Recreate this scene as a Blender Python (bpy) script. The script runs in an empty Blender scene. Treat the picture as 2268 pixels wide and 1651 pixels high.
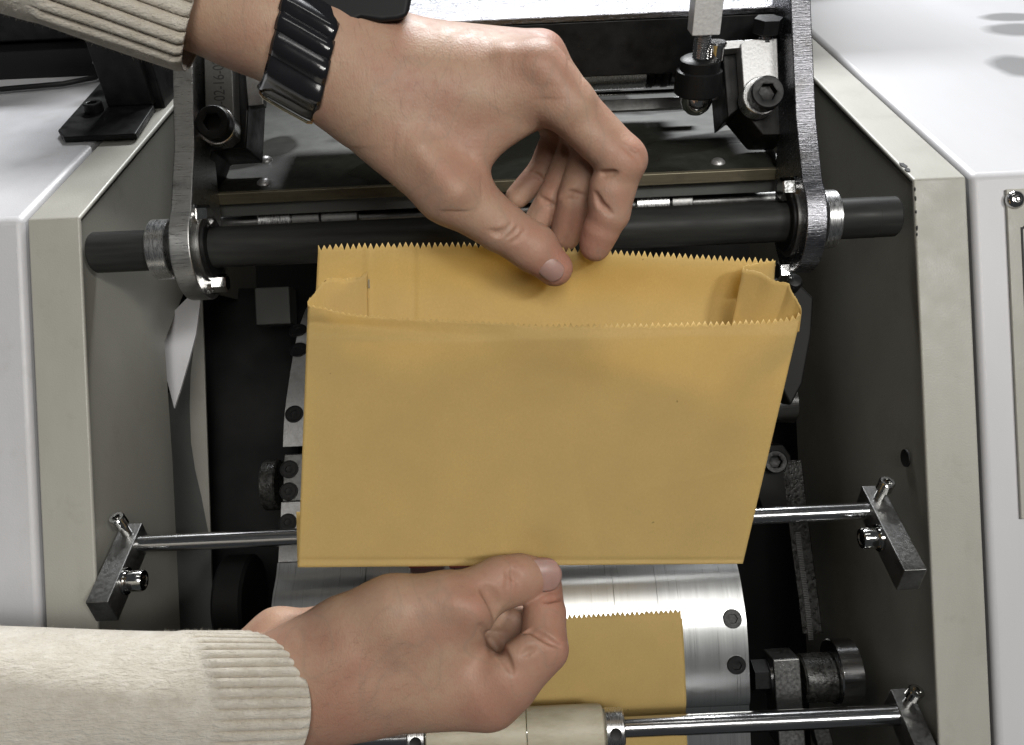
import bpy, bmesh, math, random
import numpy as np
from mathutils import Vector, Matrix

random.seed(7)
RNG = np.random.default_rng(7)
scene = bpy.context.scene
COL = scene.collection

# ------------------------------------------------------------------ frame of the machine
# machine frame: X along the rods, Y up the sloping front, Z out of the front plane (Z = 0)
TILT = math.radians(52)
MW = Matrix.Translation((0, 0, 1.1)) @ Matrix.Rotation(TILT, 4, 'X')
CAM_H, FPX = 0.42, 1800.0
ROLL = math.radians(2.6)
CA, SA = math.cos(ROLL), math.sin(ROLL)
HDIR = np.array((0, math.sin(math.radians(38)), -math.cos(math.radians(38))))   # level, away
UDIR = np.array((0, math.cos(math.radians(38)), math.sin(math.radians(38))))    # world up
XDIR = np.array((1.0, 0, 0))


def P(px, py, z):
    """point of the machine frame seen at (px, py) of the 2268 x 1651 photograph at height z"""
    s = (CAM_H - z) / FPX
    u, v = (px - 1134.0) * s, -(py - 825.5) * s
    return np.array((u * CA + v * SA, -u * SA + v * CA, z))


def PA(a):
    a = np.asarray(a, float)
    s = (CAM_H - a[:, 2]) / FPX
    u, v = (a[:, 0] - 1134.0) * s, -(a[:, 1] - 825.5) * s
    return np.stack((u * CA + v * SA, -u * SA + v * CA, a[:, 2]), 1)


def S(z):
    return (CAM_H - z) / FPX


# ------------------------------------------------------------------ camera, world, lamps, exposure
cam_d = bpy.data.cameras.new("camera")
cam_d.sensor_width = 36.0
cam_d.lens = 36.0 * FPX / 2268.0
cam_d.clip_start, cam_d.clip_end = 0.01, 50
cam = bpy.data.objects.new("camera", cam_d)
COL.objects.link(cam)
cam.matrix_world = MW @ Matrix(((CA, SA, 0, 0), (-SA, CA, 0, 0), (0, 0, 1, CAM_H), (0, 0, 0, 1)))
scene.camera = cam

world = bpy.data.worlds.new("World")
scene.world = world
world.use_nodes = True
bg = world.node_tree.nodes["Background"]
bg.inputs[0].default_value = (0.93, 0.97, 1.0, 1)
bg.inputs[1].default_value = 0.05


def lamp(name, d, dist, power, sx, sy, col):
    d = Vector(d).normalized()
    l = bpy.data.lights.new(name, 'AREA')
    l.shape = 'RECTANGLE'
    l.size, l.size_y, l.energy, l.color = sx, sy, power, col
    o = bpy.data.objects.new(name, l)
    COL.objects.link(o)
    pos = d * dist
    q = (-d).to_track_quat('-Z', 'Y')
    o.matrix_world = MW @ Matrix.Translation(pos) @ q.to_matrix().to_4x4()
    return o


lamp("ceiling_or_fill_lamp", (0.46, 0.14, 0.875), 2.2, 17, 0.16, 0.36, (1.0, 0.985, 0.95))
lamp("ceiling_or_fill_lamp", (0.04, 0.82, 0.57), 2.3, 3, 1.1, 0.16, (1.0, 0.985, 0.95))
lamp("ceiling_or_fill_lamp", (0.10, 0.27, 0.957), 2.3, 7, 0.9, 0.3, (1.0, 0.97, 0.92))
lamp("ceiling_or_fill_lamp", (0.08, 0.14, 0.985), 1.3, 6.0, 0.4, 0.4, (1.0, 0.97, 0.92))  # fill lamp added behind the camera, not a ceiling fixture
lamp("ceiling_or_fill_lamp", (0.10, 0.965, -0.22), 3.0, 140, 1.6, 0.3, (0.97, 0.985, 1.0))

scene.view_settings.view_transform = 'Standard'
scene.view_settings.look = 'None'
scene.view_settings.exposure = 0.0
scene.view_settings.gamma = 1.0


# ------------------------------------------------------------------ materials
def rgb(h):
    def f(c):
        c /= 255.0
        return c / 12.92 if c <= 0.04045 else ((c + 0.055) / 1.055) ** 2.4
    return tuple(f(c) for c in h) + (1,)


class Mat:
    def __init__(self, name):
        self.m = bpy.data.materials.new(name)
        self.m.use_nodes = True
        self.nt = self.m.node_tree
        self.b = self.nt.nodes["Principled BSDF"]
        self.tc = self.nt.nodes.new("ShaderNodeTexCoord")
        self.normal = None

    def n(self, t, **kw):
        nd = self.nt.nodes.new(t)
        for k, v in kw.items():
            setattr(nd, k, v)
        return nd

    def link(self, a, b):
        self.nt.links.new(a, b)

    def vec(self, scale):
        mp = self.n("ShaderNodeMapping")
        mp.inputs["Scale"].default_value = scale if hasattr(scale, '__len__') else (scale,) * 3
        self.link(self.tc.outputs["Object"], mp.inputs["Vector"])
        return mp.outputs["Vector"]

    def noise(self, scale, detail=4, rough=0.55, dist=0.0):
        nz = self.n("ShaderNodeTexNoise")
        nz.inputs["Scale"].default_value = 1.0
        nz.inputs["Detail"].default_value = detail
        nz.inputs["Roughness"].default_value = rough
        nz.inputs["Distortion"].default_value = dist
        self.link(self.vec(scale), nz.inputs["Vector"])
        return nz.outputs["Fac"]

    def voro(self, scale, feature='F1'):
        v = self.n("ShaderNodeTexVoronoi", feature=feature)
        v.inputs["Scale"].default_value = 1.0
        self.link(self.vec(scale), v.inputs["Vector"])
        return v.outputs["Distance"]

    def ramp(self, fac, lo, hi, a=0.0, b=1.0):
        r = self.n("ShaderNodeMapRange")
        r.clamp = True
        r.inputs["From Min"].default_value, r.inputs["From Max"].default_value = lo, hi
        r.inputs["To Min"].default_value, r.inputs["To Max"].default_value = a, b
        self.link(fac, r.inputs["Value"])
        return r.outputs["Result"]

    def mix(self, fac, a, b):
        mx = self.n("ShaderNodeMix", data_type='RGBA')
        for s, v in ((6, a), (7, b)):
            if hasattr(v, 'is_linked') or hasattr(v, 'links'):
                self.link(v, mx.inputs[s])
            else:
                mx.inputs[s].default_value = v
        if isinstance(fac, (int, float)):
            mx.inputs[0].default_value = fac
        else:
            self.link(fac, mx.inputs[0])
        return mx.outputs[2]

    def math(self, op, a, b):
        m = self.n("ShaderNodeMath", operation=op)
        for i, v in enumerate((a, b)):
            if isinstance(v, (int, float)):
                m.inputs[i].default_value = v
            else:
                self.link(v, m.inputs[i])
        return m.outputs[0]

    def color(self, c):
        if isinstance(c, tuple):
            self.b.inputs["Base Color"].default_value = c
        else:
            self.link(c, self.b.inputs["Base Color"])

    def set(self, **kw):
        for k, v in kw.items():
            k = k.replace("_", " ")
            if isinstance(v, (int, float, tuple)):
                self.b.inputs[k].default_value = v
            else:
                self.link(v, self.b.inputs[k])

    def bump(self, h, strength, dist):
        bp = self.n("ShaderNodeBump")
        bp.inputs["Strength"].default_value = strength
        bp.inputs["Distance"].default_value = dist
        self.link(h, bp.inputs["Height"])
        if self.normal is not None:
            self.link(self.normal, bp.inputs["Normal"])
        self.normal = bp.outputs["Normal"]
        self.link(self.normal, self.b.inputs["Normal"])


MT = {}


def paint(name, c, dirt, rough=0.42):
    m = Mat(name)
    d = m.ramp(m.noise(38, 6, 0.65), 0.56, 0.78)
    sm = m.ramp(m.noise((30, 8, 8), 6, 0.65, 0.5), 0.40, 0.68)
    sp = m.ramp(m.noise(900, 2), 0.72, 0.78)
    col = m.mix(m.math('MULTIPLY', sm, 0.13), c, dirt)
    col = m.mix(m.math('MULTIPLY', d, 0.30), col, dirt)
    col = m.mix(m.math('MULTIPLY', sp, 0.35), col, dirt)
    m.color(col)
    m.set(Roughness=m.ramp(m.noise(60, 4), 0.3, 0.7, rough - 0.06, rough + 0.1))
    m.bump(m.noise(1100, 2), 0.22, 0.0004)      # orange peel
    MT[name] = m.m


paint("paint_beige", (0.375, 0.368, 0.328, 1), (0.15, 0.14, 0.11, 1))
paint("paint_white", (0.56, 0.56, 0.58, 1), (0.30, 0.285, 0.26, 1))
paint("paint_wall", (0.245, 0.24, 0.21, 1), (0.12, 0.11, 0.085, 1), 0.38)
paint("paint_grey", (0.12, 0.125, 0.12, 1), (0.05, 0.05, 0.045, 1), 0.35)


def metal(name, c, rough, streak, bump=0.25, stain=None, aniso=0.0, metallic=1.0, rv=0.12, dk=0.72):
    m = Mat(name)
    st = m.noise(streak, 5, 0.7)
    col = m.mix(m.ramp(st, 0.3, 0.75), tuple(x * dk for x in c[:3]) + (1,), c)
    if stain:
        col = m.mix(m.ramp(m.noise(55, 6, 0.7), 0.5, 0.72, 0, 0.8), col, stain)
    m.color(col)
    m.set(Metallic=metallic, Roughness=m.ramp(st, 0.3, 0.72, rough - rv, rough + rv))
    if aniso:
        m.set(Anisotropic=aniso)
    m.bump(st, bump, 0.0003)
    MT[name] = m.m


metal("steel_ground", (0.30, 0.30, 0.325, 1), 0.28, (120, 1500, 700), 0.8, (0.16, 0.155, 0.15, 1))
metal("steel_arm", (0.52, 0.52, 0.51, 1), 0.34, (120, 1500, 700), 0.6, (0.16, 0.16, 0.155, 1))
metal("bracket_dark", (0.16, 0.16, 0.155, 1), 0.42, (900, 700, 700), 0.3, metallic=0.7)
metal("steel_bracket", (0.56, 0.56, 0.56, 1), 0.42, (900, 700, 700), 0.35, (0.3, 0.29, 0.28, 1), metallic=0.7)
metal("steel_rod", (0.62, 0.62, 0.63, 1), 0.17, (60, 2600, 2600), 0.06, rv=0.05)
metal("bright_post", (0.85, 0.85, 0.84, 1), 0.45, (500, 900, 500), 0.3, metallic=0.35)
metal("chrome", (0.70, 0.70, 0.69, 1), 0.12, 600, 0.03, rv=0.05)
metal("aluminium", (0.64, 0.65, 0.65, 1), 0.30, (1100, 12, 12), 0.015, rv=0.035, dk=0.9)
metal("aluminium_turned", (0.70, 0.70, 0.70, 1), 0.30, (2600, 300, 300), 0.12)
metal("steel_dull", (0.25, 0.25, 0.245, 1), 0.42, 500, 0.15, (0.09, 0.09, 0.085, 1))
metal("black_oxide", (0.007, 0.007, 0.0075, 1), 0.46, 700, 0.1, metallic=0.0)
MT["black_oxide"].node_tree.nodes["Principled BSDF"].inputs["Specular IOR Level"].default_value = 0.3
metal("brass_edge", (0.23, 0.205, 0.14, 1), 0.45, (40, 900, 900), 0.15, (0.10, 0.09, 0.06, 1), metallic=0.5)

m = Mat("black_iron")
m.color(m.mix(m.ramp(m.noise(120, 5), 0.4, 0.7), (0.005, 0.005, 0.0055, 1), (0.012, 0.012, 0.012, 1)))
m.set(Roughness=m.ramp(m.noise(90, 4), 0.35, 0.7, 0.36, 0.62))
m.b.inputs["Specular IOR Level"].default_value = 0.25
m.bump(m.noise(900, 3), 0.2, 0.0003)
MT["black_iron"] = m.m

m = Mat("shaft_plastic")
m.color(m.mix(m.ramp(m.noise((30, 300, 300), 5), 0.35, 0.7), (0.020, 0.0205, 0.020, 1), (0.032, 0.033, 0.031, 1)))
m.set(Roughness=m.ramp(m.noise((40, 200, 200), 5), 0.35, 0.7, 0.36, 0.52))
m.b.inputs["Specular IOR Level"].default_value = 0.12
m.bump(m.noise(1500, 2), 0.06, 0.0003)
MT["shaft_plastic"] = m.m

m = Mat("tray_steel")     # oiled plate with blots
bl = m.ramp(m.noise((17, 24, 24), 1.2, 0.4, 0.2), 0.55, 0.60)
fine = m.noise(160, 6, 0.7)
c = m.mix(m.ramp(fine, 0.35, 0.7), (0.034, 0.036, 0.031, 1), (0.056, 0.058, 0.05, 1))
m.color(m.mix(m.math('MULTIPLY', bl, 0.75), c, (0.022, 0.022, 0.018, 1)))
m.set(Metallic=0.12, Roughness=m.ramp(bl, 0, 1, 0.50, 0.26))
m.b.inputs['Specular IOR Level'].default_value = 0.18
m.bump(m.noise((30, 45, 45), 2), 0.18, 0.004)
MT["tray_steel"] = m.m

m = Mat("interior_dark")
m.color(m.mix(m.ramp(m.noise(20, 5), 0.4, 0.7), (0.003, 0.003, 0.003, 1), (0.008, 0.008, 0.008, 1)))
m.set(Roughness=0.6)
m.b.inputs['Specular IOR Level'].default_value = 0.25
MT["interior_dark"] = m.m

m = Mat("dark_panel")
m.color(m.mix(m.ramp(m.noise(14, 5), 0.4, 0.7), (0.012, 0.012, 0.0125, 1), (0.026, 0.026, 0.026, 1)))
m.set(Roughness=0.75)
m.b.inputs["Specular IOR Level"].default_value = 0.15
MT["dark_panel"] = m.m
m = Mat("hole_black")
m.color((0.004, 0.004, 0.004, 1))
m.set(Roughness=0.6)
MT["hole_black"] = m.m

m = Mat("greasy_belt")
m.color(m.mix(m.ramp(m.noise(400, 4), 0.4, 0.7), (0.012, 0.012, 0.011, 1), (0.05, 0.05, 0.046, 1)))
m.set(Roughness=m.ramp(m.noise(250, 4), 0.4, 0.6, 0.15, 0.5))
m.bump(m.noise(500, 4), 0.4, 0.001)
MT["greasy_belt"] = m.m

m = Mat("ivory_plastic")
m.color(m.mix(m.ramp(m.noise((40, 120, 120), 6, 0.65), 0.4, 0.75), (0.50, 0.46, 0.35, 1), (0.33, 0.29, 0.20, 1)))
m.set(Roughness=0.5, Subsurface_Weight=0.15, Subsurface_Scale=0.003)
m.bump(m.noise(600, 4), 0.12, 0.0005)
MT["ivory_plastic"] = m.m

m = Mat("red_rubber")
m.color((0.16, 0.022, 0.018, 1))
m.set(Roughness=0.5)
MT["red_rubber"] = m.m


def kraft(name, c1, c2):
    m = Mat(name)
    fib = m.noise((1500, 900, 1500), 4, 0.7)
    cl = m.noise(45, 5, 0.6)
    col = m.mix(m.ramp(fib, 0.3, 0.7), c1, c2)
    col = m.mix(m.ramp(cl, 0.35, 0.7, 0, 0.35), col, tuple(x * 0.86 for x in c1[:3]) + (1,))
    sp = m.ramp(m.noise(420, 1), 0.80, 0.815)
    col = m.mix(m.math('MULTIPLY', sp, 0.5), col, (0.22, 0.11, 0.03, 1))
    m.color(col)
    m.set(Roughness=0.62)
    m.b.inputs["Specular IOR Level"].default_value = 0.3
    m.bump(fib, 0.10, 0.00025)
    m.bump(m.noise(38, 3), 0.10, 0.0025)
    tr = m.n("ShaderNodeBsdfTranslucent")
    m.link(col, tr.inputs["Color"])
    ms = m.n("ShaderNodeMixShader")
    ms.inputs[0].default_value = 0.45
    m.link(m.b.outputs[0], ms.inputs[1])
    m.link(tr.outputs[0], ms.inputs[2])
    m.link(ms.outputs[0], m.nt.nodes["Material Output"].inputs["Surface"])
    MT[name] = m.m


kraft("kraft_paper", (0.665, 0.490, 0.190, 1), (0.725, 0.545, 0.225, 1))


def skin(name, base, flush):
    m = Mat(name)
    at = m.n("ShaderNodeAttribute", attribute_name="flush")
    mott = m.noise(55, 6, 0.65)
    pale = tuple(min(1, x * k) for x, k in zip(base, (1.14, 1.18, 1.16, 1)))
    col = m.mix(m.ramp(mott, 0.35, 0.68), pale, tuple(b * 0.5 + f * 0.5 for b, f in zip(base, flush)))
    col = m.mix(at.outputs["Fac"], col, flush)
    fr = m.ramp(m.noise(520, 4, 0.6), 0.52, 0.8, 0, 0.30)
    col = m.mix(fr, col, tuple(x * 0.74 for x in flush[:3]) + (1,))
    vein = m.ramp(m.math('ABSOLUTE', m.math('SUBTRACT', m.noise((40, 26, 40), 1.5, 0.4, 0.8), 0.5), 0.0), 0.0, 0.022, 0.30, 0.0)
    col = m.mix(vein, col, tuple(x * k for x, k in zip(base, (0.74, 0.86, 0.92, 1))))
    m.color(col)
    m.set(Roughness=m.ramp(m.noise(300, 3), 0.3, 0.7, 0.46, 0.62), Subsurface_Weight=0.22,
          Subsurface_Radius=(1.0, 0.36, 0.2), Subsurface_Scale=0.003)
    m.b.inputs["Specular IOR Level"].default_value = 0.33
    m.bump(m.noise((260, 260, 260), 4, 0.6), 0.08, 0.0008)
    m.bump(m.voro((1500, 900, 1100)), 0.20, 0.0004)
    m.bump(m.voro((520, 820, 700), 'DISTANCE_TO_EDGE') if False else m.noise((700, 240, 500), 5, 0.7), 0.16, 0.0005)
    MT[name] = m.m


skin("skin", (0.345, 0.222, 0.155, 1), (0.36, 0.170, 0.122, 1))

m = Mat("nail")
m.color(m.mix(m.ramp(m.noise(200, 3), 0.3, 0.7), (0.325, 0.195, 0.165, 1), (0.37, 0.225, 0.19, 1)))
m.set(Roughness=0.40, Subsurface_Weight=0.3, Subsurface_Scale=0.002)
m.bump(m.noise((900, 120, 120), 3), 0.08, 0.0004)
MT["nail"] = m.m

m = Mat("knit_wool")
fz = m.noise(900, 5, 0.75)
kn = m.noise((230, 700, 500), 4, 0.65)
cl = m.noise(120, 5, 0.7)
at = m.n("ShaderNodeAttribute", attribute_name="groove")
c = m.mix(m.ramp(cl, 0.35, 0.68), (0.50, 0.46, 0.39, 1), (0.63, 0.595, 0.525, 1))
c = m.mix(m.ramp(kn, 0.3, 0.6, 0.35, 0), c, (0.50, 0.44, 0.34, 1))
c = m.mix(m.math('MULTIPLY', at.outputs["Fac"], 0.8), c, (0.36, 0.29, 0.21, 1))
m.color(c)
m.set(Roughness=0.95, Sheen_Weight=0.35, Sheen_Roughness=0.5)
m.b.inputs["Specular IOR Level"].default_value = 0.1
m.bump(kn, 0.8, 0.0016)
m.bump(fz, 0.6, 0.0009)
MT["knit_wool"] = m.m

m = Mat("strap_black")
m.color((0.010, 0.010, 0.012, 1))
m.set(Roughness=m.ramp(m.noise(120, 3), 0.35, 0.7, 0.14, 0.26), Coat_Weight=0.4, Coat_Roughness=0.1)
m.bump(m.noise(500, 3), 0.05, 0.0004)
MT["strap_black"] = m.m
m = Mat("case_black")
m.color((0.008, 0.008, 0.009, 1))
m.set(Roughness=0.55)
m.b.inputs["Specular IOR Level"].default_value = 0.25
MT["case_black"] = m.m
m = Mat("gold_wire")
m.color((0.62, 0.53, 0.36, 1))
m.set(Metallic=1.0, Roughness=0.2)
MT["gold_wire"] = m.m


# ------------------------------------------------------------------ mesh builder
class B:
    def __init__(self):
        self.v, self.f, self.n = [], [], 0

    def add(self, v, f):
        v = np.asarray(v, float)
        self.v.append(v)
        self.f += [tuple(int(i) + self.n for i in q) for q in f]
        self.n += len(v)
        return self

    def box(self, c, size, axes=None):
        ax = axes if axes is not None else (XDIR, np.array((0, 1., 0)), np.array((0, 0, 1.)))
        c = np.asarray(c, float)
        vs = []
        for i in (-1, 1):
            for j in (-1, 1):
                for k in (-1, 1):
                    vs.append(c + ax[0] * i * size[0] / 2 + ax[1] * j * size[1] / 2 + ax[2] * k * size[2] / 2)
        return self.add(vs, [(0, 1, 3, 2), (4, 6, 7, 5), (0, 4, 5, 1), (2, 3, 7, 6), (0, 2, 6, 4), (1, 5, 7, 3)])

    def prism(self, pts, vec):
        pts = np.asarray(pts, float)
        n = len(pts)
        v = np.concatenate((pts, pts + np.asarray(vec)))
        f = [tuple(range(n)), tuple(range(2 * n - 1, n - 1, -1))]
        f += [(i, i + n, (i + 1) % n + n, (i + 1) % n) for i in range(n)]
        return self.add(v, f)

    def lathe(self, p0, axis, prof, n=40, hexr=()):
        """prof: (t, r) along axis; rings whose index is in hexr are hexagonal"""
        a = np.asarray(axis, float)
        a = a / np.linalg.norm(a)
        t = np.array((0, 0, 1.)) if abs(a[2]) < 0.9 else np.array((0, 1., 0))
        e1 = np.cross(a, t)
        e1 /= np.linalg.norm(e1)
        e2 = np.cross(a, e1)
        vs, fs = [], []
        for i, (tt, r) in enumerate(prof):
            for k in range(n):
                th = 2 * math.pi * k / n
                rr = r
                if i in hexr:
                    rr = r / math.cos((th % (math.pi / 3)) - math.pi / 6) * 0.93
                vs.append(np.asarray(p0) + a * tt + (e1 * math.cos(th) + e2 * math.sin(th)) * rr)
        for i in range(len(prof) - 1):
            for k in range(n):
                fs.append((i * n + k, i * n + (k + 1) % n, (i + 1) * n + (k + 1) % n, (i + 1) * n + k))
        fs.append(tuple(range(n - 1, -1, -1)))
        fs.append(tuple(range((len(prof) - 1) * n, len(prof) * n)))
        return self.add(vs, fs)

    def cyl(self, p0, p1, r, n=40, ch=0.0):
        p0, p1 = np.asarray(p0, float), np.asarray(p1, float)
        L = np.linalg.norm(p1 - p0)
        ch = ch or min(r * 0.08, L * 0.1)
        return self.lathe(p0, p1 - p0, [(0, r - ch), (ch, r), (L - ch, r), (L, r - ch)], n)

    def grid(self, A):
        """A: rows x cols x 3"""
        A = np.asarray(A, float)
        r, c = A.shape[:2]
        f = [(i * c + j, i * c + j + 1, (i + 1) * c + j + 1, (i + 1) * c + j) for i in range(r - 1) for j in range(c - 1)]
        return self.add(A.reshape(-1, 3), f)

    def tube(self, pts, r, n=12, closed=False):
        pts = [np.asarray(p, float) for p in pts]
        m_ = len(pts)
        vs, fs = [], []
        for i in range(m_):
            a = pts[(i + 1) % m_] - pts[i - 1] if closed else pts[min(i + 1, m_ - 1)] - pts[max(i - 1, 0)]
            a = a / np.linalg.norm(a)
            t = np.array((0.13, 0.21, 0.97))
            e1 = np.cross(a, t)
            e1 /= np.linalg.norm(e1)
            e2 = np.cross(a, e1)
            for k in range(n):
                th = 2 * math.pi * k / n
                vs.append(pts[i] + (e1 * math.cos(th) + e2 * math.sin(th)) * r)
        for i in range(m_ if closed else m_ - 1):
            for k in range(n):
                j = (i + 1) % m_
                fs.append((i * n + k, i * n + (k + 1) % n, j * n + (k + 1) % n, j * n + k))
        if not closed:
            fs.append(tuple(range(n)))
            fs.append(tuple(range((m_ - 1) * n, m_ * n)))
        return self.add(vs, fs)


ORIG = {}


def make(name, b, mat, parent=None, smooth=True, bevel=0.0, angle=35, solid=0.0, sub=0, fixn=True):
    """one mesh object; top-level when parent is None. Vertices are given in the machine frame."""
    v = np.concatenate(b.v)
    if parent is None:
        o0 = (v.min(0) + v.max(0)) / 2
    else:
        o0 = ORIG[parent.name]
    me = bpy.data.meshes.new(name)
    me.from_pydata([tuple(x) for x in (v - o0)], [], b.f)
    if fixn:
        bm = bmesh.new()
        bm.from_mesh(me)
        bmesh.ops.recalc_face_normals(bm, faces=bm.faces)
        bm.to_mesh(me)
        bm.free()
    me.materials.append(MT[mat])
    ob = bpy.data.objects.new(name, me)
    COL.objects.link(ob)
    if parent is None:
        ob.matrix_world = MW @ Matrix.Translation(o0)
    else:
        ob.parent = parent
    ORIG[ob.name] = o0
    if smooth:
        me.polygons.foreach_set("use_smooth", [True] * len(me.polygons))
        me.set_sharp_from_angle(angle=math.radians(angle))
    if solid:
        md = ob.modifiers.new("thickness", 'SOLIDIFY')
        md.thickness = solid
        md.offset = 0
    if bevel:
        md = ob.modifiers.new("bevel", 'BEVEL')
        md.width, md.segments, md.limit_method, md.angle_limit = bevel, 2, 'ANGLE', math.radians(40)
        md.harden_normals = True
    if sub:
        md = ob.modifiers.new("sub", 'SUBSURF')
        md.levels = md.render_levels = sub
    return ob


def thing(name, origin, label, cat, group=None):
    o = bpy.data.objects.new(name, None)
    COL.objects.link(o)
    o.empty_display_size = 0.01
    o.matrix_world = MW @ Matrix.Translation(origin)
    ORIG[o.name] = np.asarray(origin, float)
    tag(o, label, cat, group)
    return o


def tag(o, label, cat, group=None):
    o["label"], o["category"] = label, cat
    if group:
        o["group"] = group
    return o


def mk(name, mat, parent, fn, **kw):
    b = B()
    fn(b)
    return make(name, b, mat, parent, **kw)


def px_prism(b, pts, z, depth):
    b.prism([P(x, y, z) for x, y in pts], (0, 0, -depth))


def cap_screw(p, axis, r, h, parent, name="cap_screw", mat="black_oxide", hole="hole_black"):
    a = np.asarray(axis, float)
    a = a / np.linalg.norm(a)
    b = B()
    b.lathe(p, a, [(0, r * 0.96), (h * 0.06, r), (h * 0.9, r), (h, r * 0.92), (h, r * 0.60), (h * 0.96, r * 0.52), (h * 0.4, r * 0.50), (h * 0.34, r * 0.2)],
            36, hexr=(5, 6))
    return make(name, b, mat, parent, angle=30)


def hex_bolt(p, axis, r, h, parent, name="hex_bolt", mat="chrome"):
    b = B()
    a = np.asarray(axis, float)
    b.lathe(p, a, [(0, r * 1.15), (h * 0.18, r * 1.15), (h * 0.18, r * 1.0), (h * 0.9, r * 1.0), (h, r * 0.86)], 36, hexr=(2, 3, 4))
    return make(name, b, mat, parent, angle=25)


# ------------------------------------------------------------------ machine housings
def housing(xa, xb, ytop, zf, depth=0.55, low=-0.34):
    """profile of a sloping front with a level top going away, extruded along X"""
    y0 = ytop
    pts = [(low, zf), (y0, zf), (y0 + HDIR[1] * 0.62, zf + HDIR[2] * 0.62), (y0 + HDIR[1] * 0.62 - 0.05, zf + HDIR[2] * 0.62 - 0.03),
           (y0 - 0.02, zf - 0.03), (low, zf - 0.03)]
    return pts


YL, YR = P(120, 487, 0)[1], P(2080, 392, 0)[1]
YC = (YL + YR) / 2
XLi, XLo = P(178, 900, 0)[0] - 0.0005, P(60, 485, 0)[0]
XRi, XRo = P(2023, 395, 0)[0], P(2140, 390, 0)[0]
XLi = P(176, 487, 0)[0]


def side_frame(name, xa, xb, xin, label):
    """front flange of bent sheet (xa..xb) with the deep inner wall at xin"""
    root = thing(name, ((xa + xb) / 2, -0.05, 0), label, "machine frame", "side frames of the machine")
    b = B()
    t = 0.002
    low, top = -0.34, YC
    far = 0.60
    fl = [(low, 0), (top, 0), (top + HDIR[1] * far, HDIR[2] * far), (top + HDIR[1] * far - .004, HDIR[2] * far - .003), (top - 0.001, -0.0028), (low, -0.0028)]
    b.prism([(xa, y, z) for y, z in fl], (xb - xa, 0, 0))
    make("flange", b, "paint_beige", root, bevel=0.0012)
    b = B()
    sgn = 1 if xin < (xa + xb) / 2 else -1
    e = 0.0015
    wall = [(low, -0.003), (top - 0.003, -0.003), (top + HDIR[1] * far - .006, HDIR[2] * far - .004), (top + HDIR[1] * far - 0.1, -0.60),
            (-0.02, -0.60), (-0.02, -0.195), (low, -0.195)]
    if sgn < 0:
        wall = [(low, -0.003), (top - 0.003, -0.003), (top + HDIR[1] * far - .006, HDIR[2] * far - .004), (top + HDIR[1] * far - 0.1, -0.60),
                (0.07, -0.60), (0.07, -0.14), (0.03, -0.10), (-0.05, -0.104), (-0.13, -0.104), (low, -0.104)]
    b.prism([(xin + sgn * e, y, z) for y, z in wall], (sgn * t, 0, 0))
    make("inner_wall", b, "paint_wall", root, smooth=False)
    return root


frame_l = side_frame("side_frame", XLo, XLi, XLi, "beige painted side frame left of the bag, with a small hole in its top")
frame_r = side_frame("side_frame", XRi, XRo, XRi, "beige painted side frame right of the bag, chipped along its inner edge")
frame_l.rotation_mode = 'QUATERNION'


def hole(parent, p, axis, r, name="hole", depth=0.0006):
    b = B()
    b.lathe(np.asarray(p, float), axis, [(-0.0004, r * 1.02), (depth, r), (depth * 0.6, r * 0.82)], 28)
    return make(name, b, "hole_black", parent)


hole(frame_l, np.array((P(178, 352, -0.08)[0], YC + HDIR[1] * 0.085, HDIR[2] * 0.085)), UDIR, 0.0035)
hole(frame_r, np.array((XRi, P(2010, 1020, -0.012)[1], -0.022)), (-1, 0, 0), 0.0048)
# chips in the paint of the right flange edge
bb = B()
for px, py, r in ((2022, 470, 3), (2024, 505, 4), (2024, 520, 2.5), (1992, 352, 8), (2008, 366, 6), (2023, 420, 3), (2023, 440, 3.5)):
    if py < 392:
        s = (392 - py) * 0.00030
        c = np.array((XRi + 0.0004, YC + HDIR[1] * s * 1.45, HDIR[2] * s * 1.45))
        n_ = 11
        ring = [c + HDIR * (0.0012 * r / 3 * math.cos(a) * random.uniform(.7, 1.3)) + XDIR * (0.0006 * r / 3 * (1 + math.sin(a)) * random.uniform(.6, 1.2)) + UDIR * 0.0003
                for a in np.linspace(0, 2 * math.pi, n_, endpoint=False)]
        bb.prism(ring, -UDIR * 0.001)
    else:
        c = P(px, py, 0)
        c[0] = XRi + 0.0003
        ring = [c + np.array((0.0003 * r / 3 * (1 + math.sin(a)), 0.0010 * r / 3 * math.cos(a) * random.uniform(.7, 1.3), 0.0003)) for a in np.linspace(0, 2 * math.pi, 11, endpoint=False)]
        bb.prism(ring, (0, 0, -0.001))
ch = make("chip", bb, "hole_black", frame_r, smooth=False)
ch["kind"] = "stuff"


def cover(name, xa, xb, label):
    root = thing(name, ((xa + xb) / 2, -0.05, 0), label, "machine cover", "sheet metal covers of the machine")
    b = B()
    low, top, far = -0.34, YC + 0.0004, 0.60
    t = 0.025
    fl = [(low, 0.0012), (top, 0.0012), (top + HDIR[1] * far, 0.0012 + HDIR[2] * far), (top + HDIR[1] * far - t, HDIR[2] * far - t), (top - t * .5, -t), (low, -t)]
    b.prism([(xa, y, z) for y, z in fl], (xb - xa, 0, 0))
    o = make("cover_panel", b, "paint_white", root)
    md = o.modifiers.new("bevel", 'BEVEL')
    md.width, md.segments, md.limit_method, md.angle_limit = 0.0032, 4, 'ANGLE', math.radians(30)
    return root


cov_l = cover("machine_cover", -0.62, XLo - 0.0022, "white painted cover at the left edge, partly in shadow under the sleeve")
cov_r = cover("machine_cover", XRo + 0.0022, 0.62, "white painted cover at the right edge, bright on top with a beige door")
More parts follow.
